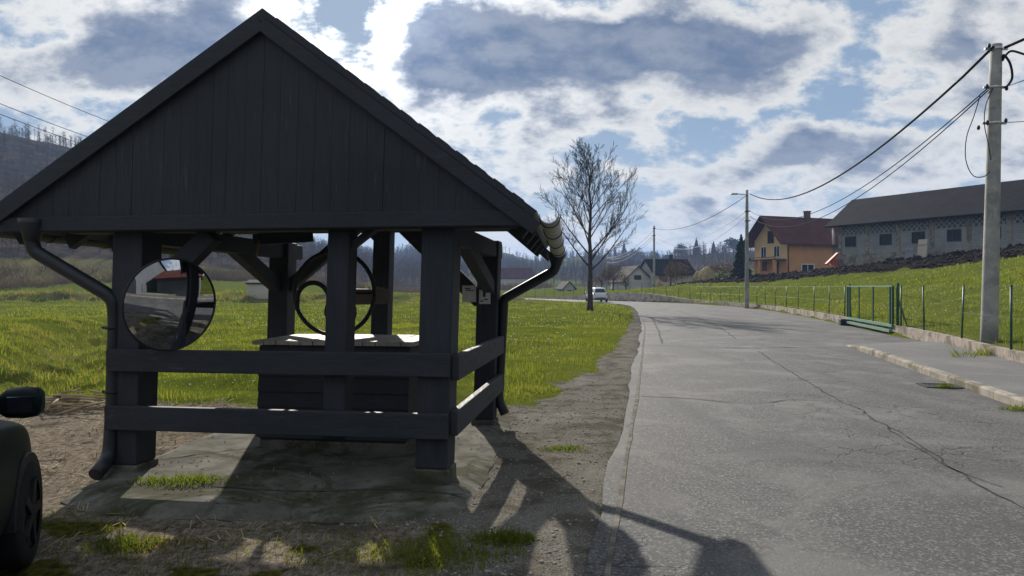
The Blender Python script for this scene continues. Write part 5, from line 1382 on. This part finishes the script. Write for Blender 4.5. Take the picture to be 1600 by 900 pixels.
def floor_bits():
    # straw on the yard
    n = 5200; x, y, z, A, B = scatter(n, -9, 0, 4.4, 10.4, 1, False); ok = (A[1] > .35) & (fbm(x/.5, y/.5, 90) > .42+.12*rng.random(len(x))); x, y, z = x[ok], y[ok], z[ok]; n = len(x)
    a = rng.uniform(0, np.pi, n); L = rng.uniform(.015, .075, n)*(1+.8*(rng.random(n)<.1)); d = np.stack([np.cos(a)*L, np.sin(a)*L, rng.normal(0, .022, n)], -1); s = np.stack([-np.sin(a), np.cos(a), 0*a], -1)*.0035
    c = np.stack([x, y, z+.014], -1); V = np.stack([c-d-s, c-d+s, c+d+s, c+d-s], 1).reshape(-1, 3)
    tag(np_mesh('straw_litter', V, np.arange(len(V)).reshape(-1, 4), M['straw'], 4), 'scattered dry straw stalks on the dirt yard', None, None, 'stuff')
    n = 9000; x, y, z, A, B = scatter(n, -1.5, 3.2, 3.7, 16, 1.6); ok = (A[0] > .4); x, y, z = x[ok], y[ok], z[ok]; n = len(x)
    r = .004+.014*rng.random(n)**3; oc = np.array([(1, 0, 0), (-1, 0, 0), (0, 1, 0), (0, -1, 0), (0, 0, .7), (0, 0, -.7)])
    V = (np.stack([x, y, z+.002], -1)[:, None, :]+oc[None]*r[:, None, None]*rng.uniform(.6, 1.4, (n, 6, 1))).reshape(-1, 3)
    f = np.array([(0, 2, 4), (2, 1, 4), (1, 3, 4), (3, 0, 4), (2, 0, 5), (1, 2, 5), (3, 1, 5), (0, 3, 5)]); F = (np.arange(n)[:, None, None]*6+f[None]).reshape(-1, 3)
    tag(np_mesh('gravel', V, F, M['stone'], 3), 'loose small stones on the gravel shoulder', None, None, 'stuff')
    n = 700; x = rng.uniform(-3.2, -.3, n); y = rng.uniform(5.2, 8.6, n); ok = fbm(x/.4, y/.4, 99, 2) > .5; x, y = x[ok], y[ok]; n = len(x); a = rng.uniform(0, 6.28, n); L = rng.uniform(.008, .03, n)
    d = np.stack([np.cos(a)*L, np.sin(a)*L, rng.normal(0, .003, n)], -1); s = np.stack([-np.sin(a), np.cos(a), 0*a], -1)*(L*.35)[:, None]; c = np.stack([x, y, 0*x+.051], -1); V = np.stack([c-d, c+s, c+d, c-s], 1).reshape(-1, 3)
    tag(np_mesh('leaf_litter', V, np.arange(len(V)).reshape(-1, 4), M['litter'], 4), 'bits of dry leaf and bark strewn over the concrete slab', None, None, 'stuff')
    n = 2600; x, y, z, A, B = scatter(n, -3.3, 0, 3.4, 5.2, 1, False); ok = fbm(x/.5, y/.5, 93) > .46; x, y, z = x[ok], y[ok], z[ok]; n = len(x)
    blades('verge_grass', 'sparse grass and moss on the ground in front of the slab', np.stack([x, y, z-.005], -1), rng.uniform(.02, .07, n), np.full(n, .006), 'blade', .9)
floor_bits()
def daisies():
    x, y, z, A, B = scatter(900, -14, 8, 10, 40, 1.3); x2, y2, z2, A2, B2 = scatter(1100, 9, 34, 13, 40, 1.1)
    _, s1_ = pdist(ROAD_L, x, y); _, s2_ = pdist(WALL, x2, y2); a = (s1_ < -1.5) & (A[1] < .1) & (fbm(x/2, y/2, 101) > .5); b = (s2_ > .6) & (A2[2] < .1) & (fbm(x2/2, y2/2, 102) > .47)
    x, y, z = np.concatenate([x[a], x2[b]]), np.concatenate([y[a], y2[b]]), np.concatenate([z[a], z2[b]]); n = len(x)
    r = rng.uniform(.009, .016, n)*np.clip(y/14, 1, 1.6); c = np.stack([x, y, z+rng.uniform(.05, .10, n)], -1); k_ = np.arange(6)*np.pi/3
    V = (c[:, None, :]+np.stack([np.cos(k_), np.sin(k_)*.8, np.sin(k_)*.5-.1], -1)[None]*r[:, None, None]).reshape(-1, 3)
    tag(np_mesh('daisies', V, np.arange(len(V)).reshape(-1, 6), M['white'], 6), 'tiny white daisies dotted through the grass', None, None, 'stuff')
daisies()
def clods():
    n = 26000; x = rng.uniform(14, 62, n); y = rng.uniform(34, 106, n); z, A, B = ground(x, y); ok = A[2] > .5; x, y, z = x[ok], y[ok], z[ok]; n = len(x)
    r = .05+.16*rng.random(n)**2; oc = np.array([(1, 0, 0), (-1, 0, 0), (0, 1, 0), (0, -1, 0), (0, 0, .8), (0, 0, -.8)])
    V = (np.stack([x, y, z+.02], -1)[:, None, :]+oc[None]*r[:, None, None]*rng.uniform(.5, 1.5, (n, 6, 1))).reshape(-1, 3)
    f = np.array([(0, 2, 4), (2, 1, 4), (1, 3, 4), (3, 0, 4), (2, 0, 5), (1, 2, 5), (3, 1, 5), (0, 3, 5)]); F = (np.arange(n)[:, None, None]*6+f[None]).reshape(-1, 3)
    tag(np_mesh('soil_clods', V, F, M['soil'], 3), 'dark clods of ploughed earth in front of the barn', None, None, 'stuff')
clods()
# debris heap of split branches by the car
p = at(95, 632, 9.6); hp = thing('branch_heap', (p.x, p.y, gz(p.x, p.y)), 'low heap of pale split branches at the grass edge beyond the car', 'branches')
mb = MB()
for i in range(46):
    c = Vector((p.x+random.gauss(0, .45), p.y+random.gauss(0, .22), gz(p.x, p.y)+.03+abs(random.gauss(0, .05)))); a = random.gauss(.2, .7); d = Vector((math.cos(a), math.sin(a), random.gauss(0, .12)))*random.uniform(.10, .38); r = random.uniform(.008, .022)
    mb.tube([c-d, c+Vector((0, 0, .02)), c+d], [r, r, r*.6], 5)
mb.build('sticks', M['straw'], hp)

GROUPS = {'pole': 'utility poles along the road and field', 'cable': 'overhead cables between the poles', 'car': 'cars', 'haystack': 'haystacks beyond the fence', 'weeds': 'weed and moss tufts', 'notice': 'paper notices on the rear post', 'fence': 'green mesh fences', 'house': 'houses of the village', 'tree': 'trees on the bend and the far ridge', 'shrub': 'bare shrubs'}
for o in scene.objects:
    if 'category' in o and o['category'] in GROUPS: o['group'] = GROUPS[o['category']]

# ================================================================== SKY, SUN, AIR, CAMERA
SAZ, SEL = R(-12.0), R(25.7)
SUN = Vector((math.sin(SAZ)*math.cos(SEL), math.cos(SAZ)*math.cos(SEL), math.sin(SEL)))
w = bpy.data.worlds.new('World'); scene.world = w; w.use_nodes = True
k = NT(w.node_tree); bg = k.n['Background']
sky = k.node('ShaderNodeTexSky', sky_type='NISHITA'); sky.sun_disc = False; sky.sun_elevation = SEL; sky.sun_rotation = SAZ
sky.air_density = 1.0; sky.dust_density = .3; sky.ozone_density = 1.5
D = k.vmath('NORMALIZE', k.node('ShaderNodeTexCoord').outputs['Generated'])
sx = k.node('ShaderNodeSeparateXYZ'); k.put(D, sx.inputs[0]); dx, dy, dz = sx.outputs
dzc = k.math('MAXIMUM', dz, .0)
den = k.math('ADD', dzc, .55)
cp = k.node('ShaderNodeCombineXYZ'); k.put(k.math('DIVIDE', dx, den), cp.inputs[0]); k.put(k.math('DIVIDE', k.math('MULTIPLY', dy, 1.25), den), cp.inputs[1]); cp.inputs[2].default_value = 3.1
P = cp.outputs[0]
def clouds(vec):
    return k.noise(vec, 5.6, 11, .60, .06)
n0 = clouds(P)
cp2 = k.vmath('ADD', P, (SUN.x*.02, SUN.y*.045, .0)); n1 = clouds(cp2)
# broad cloud banks and gaps, by direction
def bank(px, py, wx, wy, amp):
    u = (px-800)/FPX; v = (YH-py)/FPX
    yy = k.math('MAXIMUM', dy, .05)
    a = k.math('DIVIDE', k.math('SUBTRACT', k.math('DIVIDE', dx, yy), u), wx/FPX); b = k.math('DIVIDE', k.math('SUBTRACT', k.math('DIVIDE', dz, yy), v), wy/FPX)
    r2 = k.math('ADD', k.math('MULTIPLY', a, a), k.math('MULTIPLY', b, b))
    g = k.math('POWER', 2.718, k.math('MULTIPLY', r2, -1)); g = k.math('MULTIPLY', g, k.math('GREATER_THAN', dy, .06))
    return k.math('MULTIPLY', g, amp)
tot = n0; 
for b in BANKS: tot = k.math('ADD', tot, bank(*b))
dens = k.rng(tot, .44, .545); thick = k.rng(tot, .52, .70)
lit = k.rng(k.math('SUBTRACT', n0, n1), -.10, .12, 0, 1)
sd_ = k.math('MAXIMUM', k.vmath('DOT_PRODUCT', D, tuple(SUN)), 0)
glow = k.math('ADD', k.math('MULTIPLY', k.math('POWER', sd_, 26), .55), k.math('MULTIPLY', k.math('POWER', sd_, 120), 2.0))
cb = k.mix(thick, CL_BRIGHT, CL_DARK)
cb = k.mix(k.math('MULTIPLY', lit, k.rng(thick, .2, 1, .60, .22)), cb, CL_BRIGHT)
glow = k.math('ADD', glow, bank(605, 20, 110, 80, 1.2))
scl = k.math('ADD', k.math('MULTIPLY', glow, k.rng(thick, .3, 1, 1, .30)), 1)
cb = k.vmath('SCALE', cb, scl)
skyc = k.mix(.62, k.vmath('SCALE', sky.outputs[0], SKY_K), BLUE)
hz_ = k.rng(dz, .0, .22, .75, 0); skyc = k.mix(hz_, skyc, HORIZON)
col = k.mix(dens, skyc, cb)
k.put(col, bg.inputs[0]); bg.inputs[1].default_value = WORLD_S
sl_ = bpy.data.lights.new('sun', 'SUN'); sl_.energy = SUN_S; sl_.angle = R(.6); sl_.color = (1, .93, .82)
so = bpy.data.objects.new('sun', sl_); COL.objects.link(so); so.rotation_euler = SUN.to_track_quat('Z', 'Y').to_euler()
if HAZE > 0:
    mh = bpy.data.materials.new('haze'); mh.use_nodes = True; kk = NT(mh.node_tree); kk.n.remove(kk.n['Principled BSDF'])
    pv = kk.node('ShaderNodeVolumePrincipled'); pv.inputs['Density'].default_value = HAZE; pv.inputs['Color'].default_value = (.36, .56, 1, 1); pv.inputs['Anisotropy'].default_value = .15
    kk.l.new(pv.outputs[0], kk.n['Material Output'].inputs['Volume'])
    mb = MB(); z0, z1 = float(Zg.min())-1, float(max(Zg.max(), 60))+16; mb.box((0, 0, (z0+z1)/2), (3700, 3700, z1-z0)); tag(mb.build('haze', mh), 'pale haze in the air of the valley', None, None, 'stuff')
cam = bpy.data.cameras.new('camera'); co = bpy.data.objects.new('camera', cam); COL.objects.link(co); scene.camera = co
cam.sensor_width = 36; cam.lens = FPX/1600*36; cam.clip_end = 6000; cam.clip_start = .05
co.location = (0, 0, CAMZ); co.rotation_euler = (R(90)-math.atan(2/FPX), 0, 0)
scene.view_settings.view_transform = 'Standard'; scene.view_settings.look = 'None'; scene.view_settings.exposure = EXPO; scene.view_settings.gamma = 1
scene.cycles.use_denoising = True; scene.cycles.max_bounces = 6; scene.cycles.diffuse_bounces = 3; scene.cycles.volume_bounces = 0; scene.cycles.transparent_max_bounces = 8
scene.cycles.sample_clamp_indirect = 6; scene.cycles.use_adaptive_sampling = False
